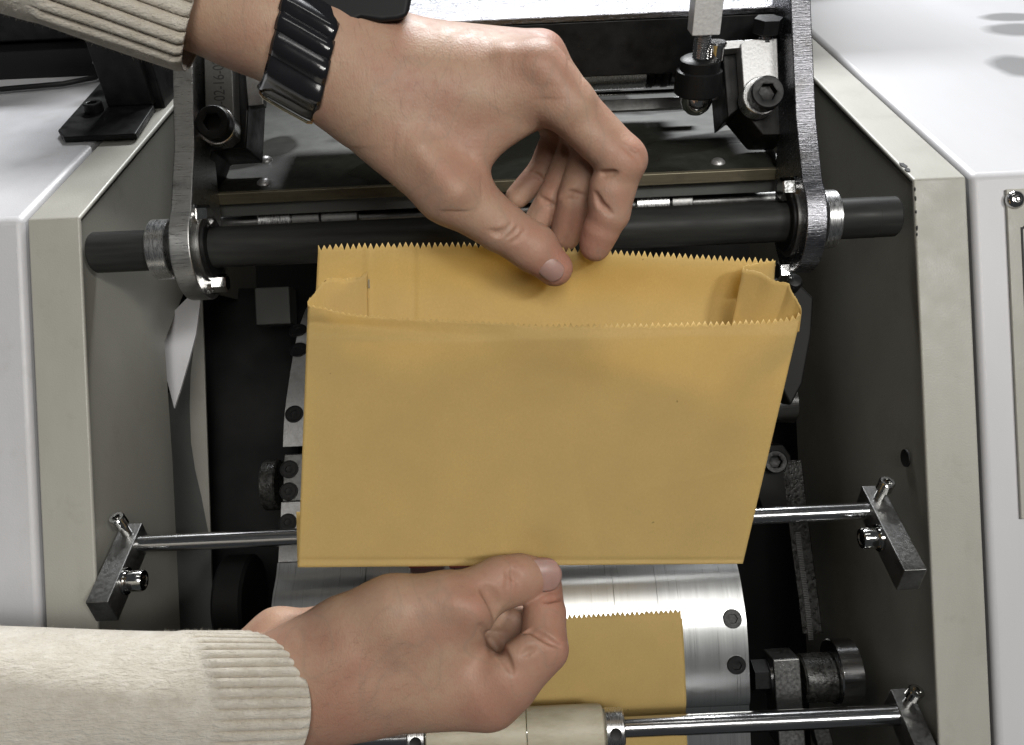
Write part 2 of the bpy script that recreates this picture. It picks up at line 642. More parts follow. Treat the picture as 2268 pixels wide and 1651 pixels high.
# door set in the right cover
bb = B()
xd, yd = P(2226, 420, 0.002)[0], P(2226, 420, 0.002)[1]
yb = P(2262, 1150, 0.002)[1]
bb.box((xd + 0.06, (yd + yb) / 2, 0.0022), (0.12, yd - yb, 0.002))
make("door_frame", bb, "paint_beige", cov_r, bevel=0.0006)
bb = B()
gx = xd + 0.0068
for a, bb_ in (((gx, yd - 0.02, 0.0033), (gx, yb + 0.012, 0.0033)),):
    bb.box(((a[0] + bb_[0]) / 2, (a[1] + bb_[1]) / 2, 0.0032), (0.0010, a[1] - bb_[1], 0.0008))
cx, cy, rr = gx + 0.014, yd - 0.006, 0.0
arc = [(gx, yd - 0.021), (gx + 0.003, yd - 0.0185), (gx + 0.006, yd - 0.0165), (gx + 0.008, yd - 0.013), (gx + 0.02, yd - 0.012)]
for (x0, y0), (x1, y1) in zip(arc[:-1], arc[1:]):
    d = np.array((x1 - x0, y1 - y0, 0))
    L = np.linalg.norm(d)
    d /= L
    bb.box(((x0 + x1) / 2, (y0 + y1) / 2, 0.0032), (L * 1.05, 0.0010, 0.00082), (d, np.array((-d[1], d[0], 0)), np.array((0, 0, 1.))))
make("door_gap", bb, "hole_black", cov_r, smooth=False)
sp = P(2248, 443, 0.0034)
bb = B()
bb.lathe(sp, (0, 0, 1), [(-0.0004, 0.0048), (0.0008, 0.0047), (0.0022, 0.0036), (0.0028, 0.0022), (0.0028, 0.0016), (0.0016, 0.0014), (0.0015, 0.0005)], 32, hexr=(5,))
make("door_screw", bb, "chrome", cov_r)
# soft shadow spots painted into the colour of the right cover's level top
mm = Mat("paint_white_shadow_spots")
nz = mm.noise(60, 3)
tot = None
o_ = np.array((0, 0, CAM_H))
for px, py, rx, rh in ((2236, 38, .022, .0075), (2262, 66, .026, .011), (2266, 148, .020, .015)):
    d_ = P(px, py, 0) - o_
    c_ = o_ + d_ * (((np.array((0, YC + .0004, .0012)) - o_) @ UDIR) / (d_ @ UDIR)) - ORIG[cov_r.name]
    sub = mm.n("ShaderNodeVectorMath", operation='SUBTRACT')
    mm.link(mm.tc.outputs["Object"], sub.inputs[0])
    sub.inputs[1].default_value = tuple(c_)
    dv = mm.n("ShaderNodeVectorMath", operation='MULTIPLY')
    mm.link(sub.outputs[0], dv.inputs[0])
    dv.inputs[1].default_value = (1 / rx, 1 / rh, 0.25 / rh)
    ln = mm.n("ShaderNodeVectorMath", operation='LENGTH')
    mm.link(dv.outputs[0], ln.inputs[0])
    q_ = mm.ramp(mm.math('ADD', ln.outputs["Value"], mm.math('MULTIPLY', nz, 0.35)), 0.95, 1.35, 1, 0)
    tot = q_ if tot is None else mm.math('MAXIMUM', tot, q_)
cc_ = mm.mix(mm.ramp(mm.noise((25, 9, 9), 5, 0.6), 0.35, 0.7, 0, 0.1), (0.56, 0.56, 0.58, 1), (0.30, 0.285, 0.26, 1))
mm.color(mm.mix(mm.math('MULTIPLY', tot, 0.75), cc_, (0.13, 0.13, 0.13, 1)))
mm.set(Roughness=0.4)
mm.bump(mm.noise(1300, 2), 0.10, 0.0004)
MT["paint_white_shadow_spots"] = mm.m
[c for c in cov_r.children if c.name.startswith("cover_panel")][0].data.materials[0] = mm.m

# ------------------------------------------------------------------ dark inside of the machine
bb = B()
bb.box((0, 0, -0.30), (0.62, 0.9, 0.01))
bb.box((0, -0.36, -0.16), (0.5, 0.01, 0.28))
o = make("machine_floor", bb, "interior_dark", smooth=False)
o["kind"] = "structure"
bb = B()
bb.box((0, 0.50, -0.45), (0.6, 0.012, 0.5))
o = make("machine_back_wall", bb, "interior_dark", smooth=False)
o["kind"] = "structure"

# ------------------------------------------------------------------ shaft, collars and swing arms
ZS = -0.010
pL, pR = P(207, 560, ZS), P(1984, 480, ZS)
ys = (pL[1] + pR[1]) / 2
pL[1] = pR[1] = ys
RSH = 45 * S(ZS)
sh = thing("roller_shaft", (pL + pR) / 2, "dark grey round shaft running across the machine behind the top of the bag", "shaft")
mk("shaft_tube", "shaft_plastic", sh, lambda b: b.lathe(pL, (1, 0, 0), [(0, RSH * .8), (0.0006, RSH * .93), (0.0016, RSH), (pR[0] - pL[0] - .012, RSH), (pR[0] - pL[0] - .0118, RSH * 0.985), (pR[0] - pL[0] - .0012, RSH * .985), (pR[0] - pL[0], RSH * .9)], 64))


def ring_x(px0, px1, py, z, r):
    a, c = P(px0, py, z), P(px1, py, z)
    a[1] = c[1] = ys
    return lambda b: b.cyl(a, c, r, 56, 0.0006)


mk("collar", "aluminium_turned", sh, ring_x(346, 388, 555, ZS, 66 * S(ZS)))
mk("collar", "aluminium_turned", sh, ring_x(1812, 1845, 485, ZS, 64 * S(ZS)))


def swing_arm(px_a, px_b, top_len, lean, label, bolts, inner, mirror):
    """plate standing across the shaft: round end on the shaft, straight strap going up"""
    xa = P(px_a, 560 if px_a < 1000 else 480, ZS + .02)[0]
    xb = P(px_b, 560 if px_a < 1000 else 480, ZS + .02)[0]
    root = thing("swing_arm", ((xa + xb) / 2, ys, ZS), label, "lever arm", "steel arms on the shaft")
    R = 0.0262
    pts = []
    for a in np.linspace(math.radians(-178), math.radians(-2), 30):
        pts.append((ys - 0.001 + R * math.sin(a) * 1.06, ZS + R * math.cos(a)))
    # a = angle so that sin<0 lower half ; close with the strap going up (+Y) and leaning
    pts = [(ys + R * 1.05 * math.sin(a), ZS + R * math.cos(a)) for a in np.linspace(math.radians(35), math.radians(-215), 44)]
    zt = ZS + lean
    pts += [(ys + 0.05, ZS - 0.0145 + lean * .35), (ys + top_len, zt - 0.013), (ys + top_len, zt + 0.013), (ys + 0.05, ZS + 0.0150 + lean * .35)]
    b = B()
    b.prism([(xa, y, z) for y, z in pts], (xb - xa, 0, 0))
    make("arm_plate", b, "steel_ground" if mirror else "steel_arm", root, bevel=0.0008)
    xi = xb if not mirror else xa
    s = 1 if not mirror else -1
    for k, (r, t) in enumerate(((0.0185, 0.0016), (0.0160, 0.0030))):
        b = B()
        b.cyl((xi - s * 0.0005, ys, ZS), (xi + s * t, ys, ZS), r, 56)
        make("bearing_ring", b, "steel_dull" if k == 0 else "black_oxide", root)
    for px, py, z, r, h in bolts:
        p = P(px, py, z)
        p[0] = xi
        hex_bolt(p, (s, 0, 0), r, h, root)
    return root


swing_arm(384, 431, 0.125, -0.004, "ground steel swing arm standing on the shaft left of the bag", [(440, 478, .004, .0052, .0065), (475, 628, -.012, .0045, .0085)], 0, False)
swing_arm(1778, 1824, 0.20, 0.004, "scratched steel swing arm standing on the shaft right of the bag", [(1757, 418, .000, .0056, .0075), (1740, 600, -.014, .0050, .0060)], 0, True)

# ------------------------------------------------------------------ level tray behind the shaft
ZT = -0.030
tl, tr = P(452, 430, ZT), P(1735, 373, ZT)
yt = (tl[1] + tr[1]) / 2
xtl, xtr = tl[0], tr[0]
tray = thing("oil_tray", ((xtl + xtr) / 2, yt, ZT), "dark oily steel tray with a brass coloured front lip under the upper hand", "tray")
e0 = np.array((0, yt, ZT))
bb = B()
L = 0.16
c = np.array(((xtl + xtr) / 2, 0, 0)) + e0 + HDIR * (L / 2) - UDIR * 0.002
bb.box(c, (xtr - xtl, L, 0.004), (XDIR, HDIR, UDIR))
make("tray_plate", bb, "tray_steel", tray, bevel=0.0004)
bb = B()
bb.box(np.array(((xtl + xtr) / 2, 0, 0)) + e0 - HDIR * 0.0016 - UDIR * 0.0022, (xtr - xtl, 0.003, 0.0068), (XDIR, HDIR, UDIR))
make("tray_lip", bb, "brass_edge", tray, bevel=0.0006)
bb = B()
bb.box(np.array(((xtl + xtr) / 2, 0, 0)) + e0 + HDIR * 0.005 - UDIR * 0.0105, (xtr - xtl - 0.004, 0.006, 0.010), (XDIR, HDIR, UDIR))
make("tray_rail", bb, "paint_grey", tray, bevel=0.0008)
bb = B()
bb.box(np.array((xtr - 0.0015, 0, 0)) + e0 + HDIR * 0.08 + UDIR * 0.001, (0.003, 0.158, 0.0025), (XDIR, HDIR, UDIR))
make("tray_rim", bb, "steel_dull", tray, bevel=0.0005)
bb = B()
bb.box(np.array((xtl + 0.0015, 0, 0)) + e0 + HDIR * 0.08 + UDIR * 0.001, (0.003, 0.158, 0.0025), (XDIR, HDIR, UDIR))
make("tray_rim", bb, "steel_dull", tray, bevel=0.0005)


def on_plane(px, py, p0, nrm):
    o_ = np.array((0, 0, CAM_H))
    d_ = P(px, py, 0) - o_
    return o_ + d_ * (((p0 - o_) @ nrm) / (d_ @ nrm))


for px, py in ((585, 405), (1590, 360), (588, 355)):
    p = on_plane(px, py, e0, UDIR)
    bb = B()
    bb.lathe(p - UDIR * .0003, UDIR, [(0, .0042), (.0008, .0040), (.0020, .0028), (.0026, .0014), (.0027, .0003)], 28)
    make("tray_screw", bb, "steel_bracket", tray)

# ------------------------------------------------------------------ spacer rod and bar between tray and shaft
ZR = -0.055
a, c = P(470, 497, ZR), P(1720, 440, ZR)
yr_ = (a[1] + c[1]) / 2
spc = thing("spacer_rod", (0, yr_, ZR), "thin dark rod with steel spacer collars between the tray and the shaft", "rod")


def xr_at(px):
    return P(px, 470, ZR)[0]


mk("rod", "steel_dull", spc, lambda b: b.cyl((a[0], yr_, ZR), (c[0], yr_, ZR), 0.0042, 28))
for x0, x1, mname, hh in ((578, 652, "aluminium_turned", 0), (652, 715, "steel_dull", 1), (716, 798, "steel_dull", 0), (1405, 1480, "aluminium_turned", 1), (1482, 1530, "steel_dull", 0)):
    mk("spacer_collar", mname, spc, lambda b: b.cyl((xr_at(x0) + .0002, yr_, ZR), (xr_at(x1) - .0002, yr_, ZR), 0.0088, 40, .0005))
    if hh:
        hole(spc, (xr_at((x0 + x1) / 2 + 6), yr_ - .0050, ZR + .0071), (0, -.55, .83), 0.0024, "set_screw_hole", 0.0009)
bb = B()
bb.box((P(1130, 470, -0.075)[0], P(1130, 470, -.075)[1], -0.075), (0.30, 0.020, 0.004))
o = tag(make("crossbar", bb, "black_iron", None, bevel=0.0006), "flat black crossbar behind the spacer rod, mostly hidden by the hand", "bar")

# ------------------------------------------------------------------ top beam with bright edge
ZB = -0.018
bl_, br_ = P(900, 60, ZB), P(1728, 26, ZB)
yb_ = (bl_[1] + br_[1]) / 2
xb0, xb1 = P(560, 60, ZB)[0], P(1738, 18, ZB)[0]
beam = thing("cross_beam", ((xb0 + xb1) / 2, yb_, ZB), "black cross beam with a bright scratched steel top at the upper edge", "beam")
eb = np.array(((xb0 + xb1) / 2, yb_, ZB))
bb = B()
bb.box(eb + HDIR * 0.030 - UDIR * 0.016, (xb1 - xb0, 0.060, 0.030), (XDIR, HDIR, UDIR))
make("beam_body", bb, "black_iron", beam, bevel=0.0010)
bb = B()
bb.box(eb + HDIR * 0.0295 + UDIR * 0.0008, (xb1 - xb0 - .0006, 0.0605, 0.0036), (XDIR, HDIR, UDIR))
make("beam_top", bb, "steel_ground", beam, bevel=0.0007)
# grey roller behind the beam
ZG = -0.085
g0, g1 = P(1000, 165, ZG), P(1500, 150, ZG)
gy = (g0[1] + g1[1]) / 2
rol = thing("feed_roller", ((g0[0] + g1[0]) / 2, gy, ZG), "grey feed roller half hidden under the black cross beam", "roller")
mk("roller_tube", "aluminium_turned", rol, lambda b: b.cyl((g0[0], gy, ZG), (g1[0] - .02, gy, ZG), 0.0125, 48))
for k in range(4):
    mk("roller_groove", "black_oxide", rol, lambda b: b.cyl((g1[0] - .02 + .0045 * k + .0008, gy, ZG), (g1[0] - .0165 + .0045 * k + .0008, gy, ZG), 0.0124 - .0006 * (k % 2), 48))
mk("roller_rail", "chrome", rol, lambda b: b.box((g1[0] - .04, gy - .0175, ZG + .006), (0.075, .0022, .002)), bevel=.0003)
mk("roller_bar", "steel_dull", rol, lambda b: b.box(((g0[0] + g1[0]) / 2, gy - .024, ZG + .002), (g1[0] - g0[0] + .02, .007, .004)), bevel=.0004)

# ------------------------------------------------------------------ adjusting screw on the right of the beam
ZA = 0.004
pa = P(1558, 72, ZA)
DN = -UDIR
adj = thing("adjusting_screw", pa, "bright square post with threaded screw and black knurled nut right of the upper hand", "adjusting screw")
mk("post", "bright_post", adj, lambda b: b.box(pa + UDIR * 0.030, (62 * S(ZA), 0.012, 0.060), (XDIR, HDIR, UDIR)), bevel=.0006)
prof = []
for i in range(14):
    prof += [(i * .0012, .0046), (i * .0012 + .0006, .0040)]
q = pa + DN * 0.0003
mk("thread", "steel_rod", adj, lambda b: b.lathe(q, DN, prof, 28))
q2 = q + DN * 0.012
kn_ = B()
n_ = 60
kn_.lathe(q2, DN, [(0, .0085), (.0012, .0105), (.006, .0105), (.0066, .0118), (.0150, .0125), (.0180, .0125), (.0190, .0112)], n_)
make("knurled_nut", kn_, "black_oxide", adj)
q3 = q2 + DN * 0.019
mk("nut_reflection", "chrome", adj, lambda b: b.lathe(q3, DN, [(0, .0085), (.004, .0085), (.008, .0070), (.0105, .0045), (.0115, .0015)], 36))  # added chrome dome, stands for the nut's reflection in the tray
# side pin
ps = P(1588, 92, ZA - .004)
pin = thing("guide_pin", ps, "small shiny guide pin in front of the black block beside the knurled nut", "pin")
mk("pin_head", "chrome", pin, lambda b: b.lathe(ps, DN, [(0, .0046), (.0008, .0052), (.002, .0052), (.0022, .0043), (.009, .0043), (.0096, .0032), (.011, .0018)], 28))
mk("pin_shank", "steel_rod", pin, lambda b: b.lathe(ps + DN * .011, DN, [(0, .0018), (.005, .0018), (.0056, .0040), (.015, .0046), (.018, .0046), (.019, .003)], 28))


# ------------------------------------------------------------------ clamp brackets with socket screws
def clamp_bracket(name, pts, z, scr, r, label, pm="steel_bracket"):
    c = P(*scr, z)
    root = thing(name, c, label, "bracket", "steel clamp brackets on the beam")
    mk("bracket_plate", pm, root, lambda b: px_prism(b, pts, z, 0.010), bevel=0.0007)
    b = B()
    b.cyl(c + np.array((-0.0006, 0.0006, -0.008)), c + np.array((-0.0006, 0.0006, 0.0016)), r * 1.16, 44, .0004)
    make("boss", b, "aluminium_turned", root)
    cap_screw(c + np.array((0.0004, 0, 0.0014)), (0, 0, 1), r, 0.0075, root)
    return root


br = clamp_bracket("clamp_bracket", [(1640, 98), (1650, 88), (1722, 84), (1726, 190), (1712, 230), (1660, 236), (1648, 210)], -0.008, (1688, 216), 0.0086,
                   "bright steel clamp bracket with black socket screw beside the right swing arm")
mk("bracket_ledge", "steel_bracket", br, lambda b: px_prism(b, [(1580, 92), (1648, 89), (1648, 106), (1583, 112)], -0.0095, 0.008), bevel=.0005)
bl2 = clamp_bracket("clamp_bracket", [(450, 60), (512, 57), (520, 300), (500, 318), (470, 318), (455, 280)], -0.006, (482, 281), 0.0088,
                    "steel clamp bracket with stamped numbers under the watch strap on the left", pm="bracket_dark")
fc = bpy.data.curves.new("stamped_number", 'FONT')
fc.body = "00-02-16-02"
fc.size = 1.0
fc.extrude = 0.02
fo = bpy.data.objects.new("stamped_number_curve", fc)
COL.objects.link(fo)
dg = bpy.context.evaluated_depsgraph_get()
dg.update()
tm = bpy.data.meshes.new_from_object(fo.evaluated_get(dg))
COL.objects.unlink(fo)
bpy.data.objects.remove(fo)
co = np.empty(len(tm.vertices) * 3)
tm.vertices.foreach_get("co", co)
co = co.reshape(-1, 3)
sz = 0.0098
p0 = P(500, 258, -0.006)
cc = np.stack((p0[0] - co[:, 1] * sz * 0.85, p0[1] + co[:, 0] * sz * 0.62, np.full(len(co), -0.006) + co[:, 2] * 0.006), 1)
bt = B()
bt.add(cc, [tuple(p.vertices) for p in tm.polygons])
mm = Mat("stamp_grey")
mm.color((0.04, 0.04, 0.038, 1))
mm.set(Roughness=0.5, Metallic=0.3)
MT["stamp_grey"] = mm.m
make("stamped_number", bt, "stamp_grey", bl2, smooth=False)

# dark carrier blocks behind brackets
bb = B()
px_prism(bb, [(1600, 120), (1742, 112), (1752, 300), (1690, 300), (1640, 240), (1612, 262)], -0.0185, 0.03)
o = make("carrier_block", bb, "black_iron", None, bevel=.001)
tag(o, "black carrier block behind the bright bracket by the right swing arm", "block", "carrier blocks of the beam")
bb = B()
px_prism(bb, [(436, 40), (560, 34), (545, 330), (470, 335), (440, 420), (430, 300)], -0.0170, 0.03)
o = make("carrier_block", bb, "black_iron", None, bevel=.001)
tag(o, "black carrier block behind the numbered bracket by the left swing arm", "block", "carrier blocks of the beam")
bb = B()
px_prism(bb, [(541, 150), (580, 146), (584, 232), (549, 236)], -0.012, 0.006)
o = make("stop_plate", bb, "steel_dull", None, bevel=.0006)
tag(o, "small grey stop plate left of the gold watch buckle", "plate")
# bolt hanging under the beam on the right
pb_ = P(1703, 40, -0.004)
hb = thing("stop_bolt", pb_, "dark threaded stop bolt under the beam end next to the right swing arm", "bolt")
mk("bolt_head", "black_oxide", hb, lambda b: b.lathe(pb_, DN, [(0, .0070), (.007, .0070), (.0076, .0064)], 36, hexr=(0, 1, 2)))
mk("bolt_thread", "steel_rod", hb, lambda b: b.lathe(pb_ + DN * .0076, DN, [(i * .0006, .0040 - .0006 * (i % 2)) for i in range(20)], 28))

# ------------------------------------------------------------------ things on the left cover
OP = np.array((0, YC + .0004, .0012))


def T(px, py, lift=0.0):
    return on_plane(px, py, OP + UDIR * lift, UDIR)


mb = thing("mounting_bracket", T(230, 260), "black angled mounting bracket screwed on the left cover below the sleeve", "bracket")
mk("bracket_foot", "black_iron", mb, lambda b: b.prism([T(x, y, .004) for x, y in ((128, 288), (140, 304), (300, 296), (340, 235), (330, 190), (226, 178))], -UDIR * .0036), bevel=.0008)
w0, w1 = T(228, 295, .004), T(340, 290, .004)
mk("bracket_web", "black_iron", mb, lambda b: b.box((T(270, 255, .004) + UDIR * .035 + HDIR * .02), (.030, .008, .070), (XDIR, HDIR, UDIR)), bevel=.001)
cap_screw(T(210, 247, .004), UDIR, .0060, .006, mb, "bracket_screw")
mk("post", "black_iron", mb, lambda b: b.box(T(290, 215, .004) + UDIR * .05, (.016, .016, .10), (XDIR, HDIR, UDIR)), bevel=.001)
cbx = thing("control_box", T(60, 150), "large dark control box on the left cover behind the sleeve", "control box")
bb = B()
e1 = T(222, 168)
bb.box(np.array((e1[0] - .15, e1[1], e1[2])) + UDIR * .010 + HDIR * .075, (.30, .15, .020), (XDIR, HDIR, UDIR))
make("base_panel", bb, "black_oxide", cbx, bevel=.001)
bb = B()
bb.box(np.array((e1[0] - .15, e1[1], e1[2])) + UDIR * .046 + HDIR * .090, (.304, .15, .048), (XDIR, HDIR, UDIR))
make("housing", bb, "black_iron", cbx, bevel=.002)
bb = B()
cab = [(-20, 200), (60, 193), (140, 186), (210, 172), (250, 150), (262, 120)]
bb.tube([T(x, y, .004) for x, y in cab], .0018, 12)
tag(make("cable", bb, "black_oxide", None), "thin black cable lying in front of the dark control box", "cable")
bb = B()
bb.box(T(315, 215, .004) + UDIR * .03 + HDIR * .015, (.034, .05, .075), (XDIR, HDIR, UDIR))
tag(make("motor_block", bb, "black_iron", None, bevel=.0015), "black motor block under the upper sleeve beside the left swing arm", "block")
hn = T(228, 135, .02)
hb2 = thing("hex_nut", hn, "small pale hexagonal nut on the black post under the sleeve", "nut")
mk("nut_body", "steel_bracket", hb2, lambda b: b.lathe(P(229, 133, 0.02) * 0 + hn, (0, -.6, .8), [(0, .0055), (.004, .0055), (.0045, .005)], 36, hexr=(0, 1, 2)))

# ------------------------------------------------------------------ curved bed (former) under the bag
prof = [(-0.30, -0.050), (-0.232, -0.050), (-0.2005, -0.050), (-0.1975, -0.0488), (-0.192, -0.0468), (-0.180, -0.0462), (-0.165, -0.0462), (-0.152, -0.0473), (-0.145, -0.0490), (-0.138, -0.0515),
        (-0.130, -0.0550), (-0.1235, -0.0590), (-0.113, -0.0680), (-0.09, -0.0775), (-0.049, -0.0905), (-0.0226, -0.099), (-0.001, -0.1125), (0.026, -0.1335), (0.045, -0.155), (0.058, -0.180), (0.062, -0.21)]


def catmull(pts, n=6):
    pts = [np.array(p, float) for p in pts]
    pts = [2 * pts[0] - pts[1]] + pts + [2 * pts[-1] - pts[-2]]
    out = []
    for i in range(1, len(pts) - 2):
        p0, p1, p2, p3 = pts[i - 1:i + 3]
        for k in range(n):
            t = k / n
            out.append(0.5 * (2 * p1 + (p2 - p0) * t + (2 * p0 - 5 * p1 + 4 * p2 - p3) * t * t + (3 * p1 - p0 - 3 * p2 + p3) * t ** 3))
    out.append(pts[-2])
    return np.array(out)


BP = catmull(prof)


def bed_z(y):
    return float(np.interp(y, BP[:, 0], BP[:, 1]))


def bed_n(y):
    d = 0.001
    t = np.array((0, 2 * d, bed_z(y + d) - bed_z(y - d)))
    n = np.array((0, -t[2], t[1]))
    return n / np.linalg.norm(n)


def on_bed(px, py):
    y = P(px, py, -.06)[1]
    for _ in range(30):
        z = bed_z(y)
        y = P(px, py, z)[1]
    return P(px, py, z)


bed = thing("forming_bed", (0, -0.15, -0.06), "brushed aluminium forming bed with black screws under the paper bags", "machine bed")
XB0, XB1 = on_bed(607, 1300)[0], on_bed(1643, 1300)[0]


def bed_plate(x0, x1, ya, yb2, mat, thick=0.006, lift=0.0):
    sel = [y for y in BP[:, 0] if ya < y < yb2]
    ysl = [ya] + sel + [yb2]
    top = [(y, bed_z(y) + lift) for y in ysl]
    bot = [(y, z - thick) for y, z in reversed(top)]
    b = B()
    b.prism([(x0, y, z) for y, z in top + bot], (x1 - x0, 0, 0))
    return make("bed_plate", b, mat, bed, bevel=.00025, angle=50)


joints = [on_bed(x, 1290)[0] for x in (660, 808, 822, 1357, 1452)]
ysplit1, ysplit2 = on_bed(620, 998)[1], on_bed(620, 1112)[1]
xr0 = on_bed(700, 1100)[0]
bed_plate(XB0, xr0, ysplit1 + .002, 0.062, "steel_bracket")
bed_plate(XB0 + .0012, xr0, ysplit2 + .0003, ysplit1 - .003, "steel_dull", lift=-.0004)
bed_plate(XB0 + .0004, xr0, on_bed(620, 1246)[1], ysplit2 - .0003, "steel_bracket")
xs = [XB0] + joints[1:] + [XB1]
ymid = on_bed(900, 1215)[1]
for x0, x1 in zip(xs[:-1], xs[1:]):
    bed_plate(x0 + .00010, x1 - .00010, -0.30, on_bed(620, 1246)[1] - .0004, "aluminium", lift=(-.0012 if x1 - x0 < .006 else 0))
bed_plate(xr0 + .0005, XB1, on_bed(620, 1246)[1], 0.062, "steel_dull", lift=-.001)
for px, py in ((660, 733), (662, 776), (652, 918), (641, 1040), (640, 1089), (638, 1158)):
    p = on_bed(px, py)
    nrm = bed_n(p[1])
    r = 20 * S(p[2])
    b = B()
    b.lathe(p + nrm * 0.0002, nrm, [(-.001, r * 1.02), (.0008, r * 1.0), (.0008, r * .93), (.0003, r * .9), (.0003, r * .78), (.0007, r * .76), (.0007, r * .42), (.0002, r * .38), (.0001, r * .1)], 32, hexr=(6, 7))
    make("bed_screw", b, "black_oxide", bed)
for px, py in ((1622, 1371), (1631, 1473)):
    p = on_bed(px, py)
    nrm = bed_n(p[1])
    r = 21 * S(p[2])
    b = B()
    b.lathe(p + nrm * .0001, nrm, [(-.001, r), (.0006, r * .99), (.0011, r * .93), (.0011, r * .50), (.0003, r * .46), (.0002, r * .1)], 32, hexr=(3, 4))
    make("bed_screw", b, "black_oxide", bed)
for x0, x1 in ((908, 984), (996, 1050)):
    a_, c_ = on_bed(x0, 1256), on_bed(x1, 1256)
    tag(mk("rubber_pad", "red_rubber", None, lambda b: b.box((a_ + c_) / 2 + np.array((0, .0062, .003)), (c_[0] - a_[0], .011, .005)), bevel=.0008),
        "dark red rubber pad peeping out under the bag, " + ("longer left one" if x0 < 950 else "shorter one nearest the lower thumb"), "pad", "red pads on the bed")

# drive disc at the left of the bed
dp = P(600, 1075, -.11)
o = mk("drive_disc", "greasy_belt", None, lambda b: b.cyl(P(588, 1075, -.11), P(588, 1075, -.11) + np.array((.010, 0, 0)), .0165, 48))
tag(o, "dull grey disc edge left of the bed screws", "disc")
b0 = P(620, 1330, -.15)
o = mk("flywheel", "interior_dark", None, lambda b: b.cyl(P(500, 1330, -.13), P(500, 1330, -.13) + np.array((.02, 0, 0)), .030, 56))
tag(o, "black flywheel in the dark left of the lower hand", "flywheel")

bb = B()
gg = np.zeros((24, 10, 3))
for i in range(24):
    for j_ in range(10):
        py_ = 640 + (1420 - 640) * i / 23
        px_ = 452 + (660 - 452) * j_ / 9
        gg[i, j_] = P(px_, py_, -.245 + .030 * math.sin(math.pi * (i / 23) * .8) - .02 * (j_ / 9) ** 2)
bb.grid(gg)
tag(make("curved_panel", bb, "dark_panel", None, solid=.001, fixn=False), "broad dark grey curved panel deep inside left of the bag", "panel")
# grey junction box deep on the left
bb = B()
bb.box(P(612, 680, -.20), (.026, .028, .02))
tag(make("junction_box", bb, "paint_grey", None, bevel=.001), "small grey junction box deep in the dark left of the bag", "box")
# lower guard sheet left, shade and lit stripe painted in; pale plate in the gap
gs = thing("guard_sheet", P(420, 1100, -.17), "inner guard sheet painted grey for shade, with a pale painted stripe of light, low on the left inside the machine", "sheet")
bb = B()
px_prism(bb, [(352, 880), (392, 862), (428, 770), (447, 640), (466, 1180), (474, 1480), (330, 1480)], -.176, .002)
make("sheet_face", bb, "paint_grey", gs, smooth=False)
bb = B()
px_prism(bb, [(447, 640), (456, 900), (466, 1180), (462, 1182), (446, 1100), (432, 1040), (423, 980), (420, 900), (422, 830), (430, 760)], -.174, .0015)
make("lit_stripe", bb, "paint_beige", gs, smooth=False)
bb = B()
px_prism(bb, [(350, 765), (385, 690), (420, 655), (447, 645), (434, 740), (418, 800), (400, 862), (386, 905)], -.118, .002)
tag(make("deflector_plate", bb, "paint_white", None, smooth=False), "pale pointed deflector plate seen in the gap below the left swing arm", "plate")


# ------------------------------------------------------------------ guide rods in clamp blocks
def guide_rod(pa_, pb_, r_px, z, label):
    a_, c_ = P(*pa_, z), P(*pb_, z)
    y_ = (a_[1] + c_[1]) / 2
    a_[1] = c_[1] = y_
    root = thing("guide_rod", (a_ + c_) / 2, label, "rod", "polished guide rods across the machine")
    mk("rod", "steel_rod", root, lambda b: b.cyl(a_, c_, r_px * S(z), 48))
    return root, y_


ZR1 = -0.022
rod1, yr1 = guide_rod((292, 1206), (1940, 1131), 19, ZR1, "polished steel guide rod passing behind the lower part of the held bag")
ZR2 = -0.022
rod2, yr2 = guide_rod((560, 1645), (1998, 1588), 22, ZR2, "polished steel guide rod at the bottom edge carrying the ivory roller")


def clamp_block(x0, w, y, z, length, up, label, sx, cs=None, ss=None, back=.010):
    """level bar bolted on the side wall; sx = direction towards the machine centre"""
    c = np.array((x0, y, z))
    root = thing("clamp_block", c, label, "clamp block", "clamp blocks holding the guide rods")
    mk("block", "steel_dull", root, lambda b: b.box(c - HDIR * (length / 2 - back) - UDIR * .002, (w, length, .016), (XDIR, HDIR, UDIR)), bevel=.0006)
    if ss:
        p = c + UDIR * .006 + HDIR * (back * .25)
        b = B()
        ax = UDIR * .95 + XDIR * .12 * ss
        b.lathe(p, ax, [(0, .0026), (.007, .0026), (.0072, .0042), (.0125, .0042), (.0132, .0036), (.0132, .0022), (.0100, .0020), (.0098, .0006)], 28, hexr=(5, 6))
        make("set_screw", b, "chrome", root)
    if cs:
        p = np.array((x0 + sx * w / 2, 0, 0)) + (c - XDIR * x0) - HDIR * cs - UDIR * .001
        b = B()
        b.cyl(p, p + XDIR * sx * .0016, .0072, 32)
        make("washer", b, "chrome", root)
        cap_screw(p + XDIR * sx * .0015, (sx, 0, 0), .0056, .0085, root, "cap_screw", "chrome")
    return root


clamp_block(P(286, 1200, ZR1)[0], .0115, yr1, ZR1, .052, .016, "dark steel clamp block holding the guide rod on the left wall", 1, cs=.024, ss=-1)
clamp_block(P(1945, 1125, ZR1)[0], .0115, yr1, ZR1, .058, .016, "dark steel clamp block holding the upper guide rod on the right wall", -1, cs=.018, ss=1, back=.013)
clamp_block(P(2008, 1575, ZR2)[0], .0115, yr2, ZR2, .058, .016, "dark steel clamp block in the lower right corner", -1, ss=1, back=.012)
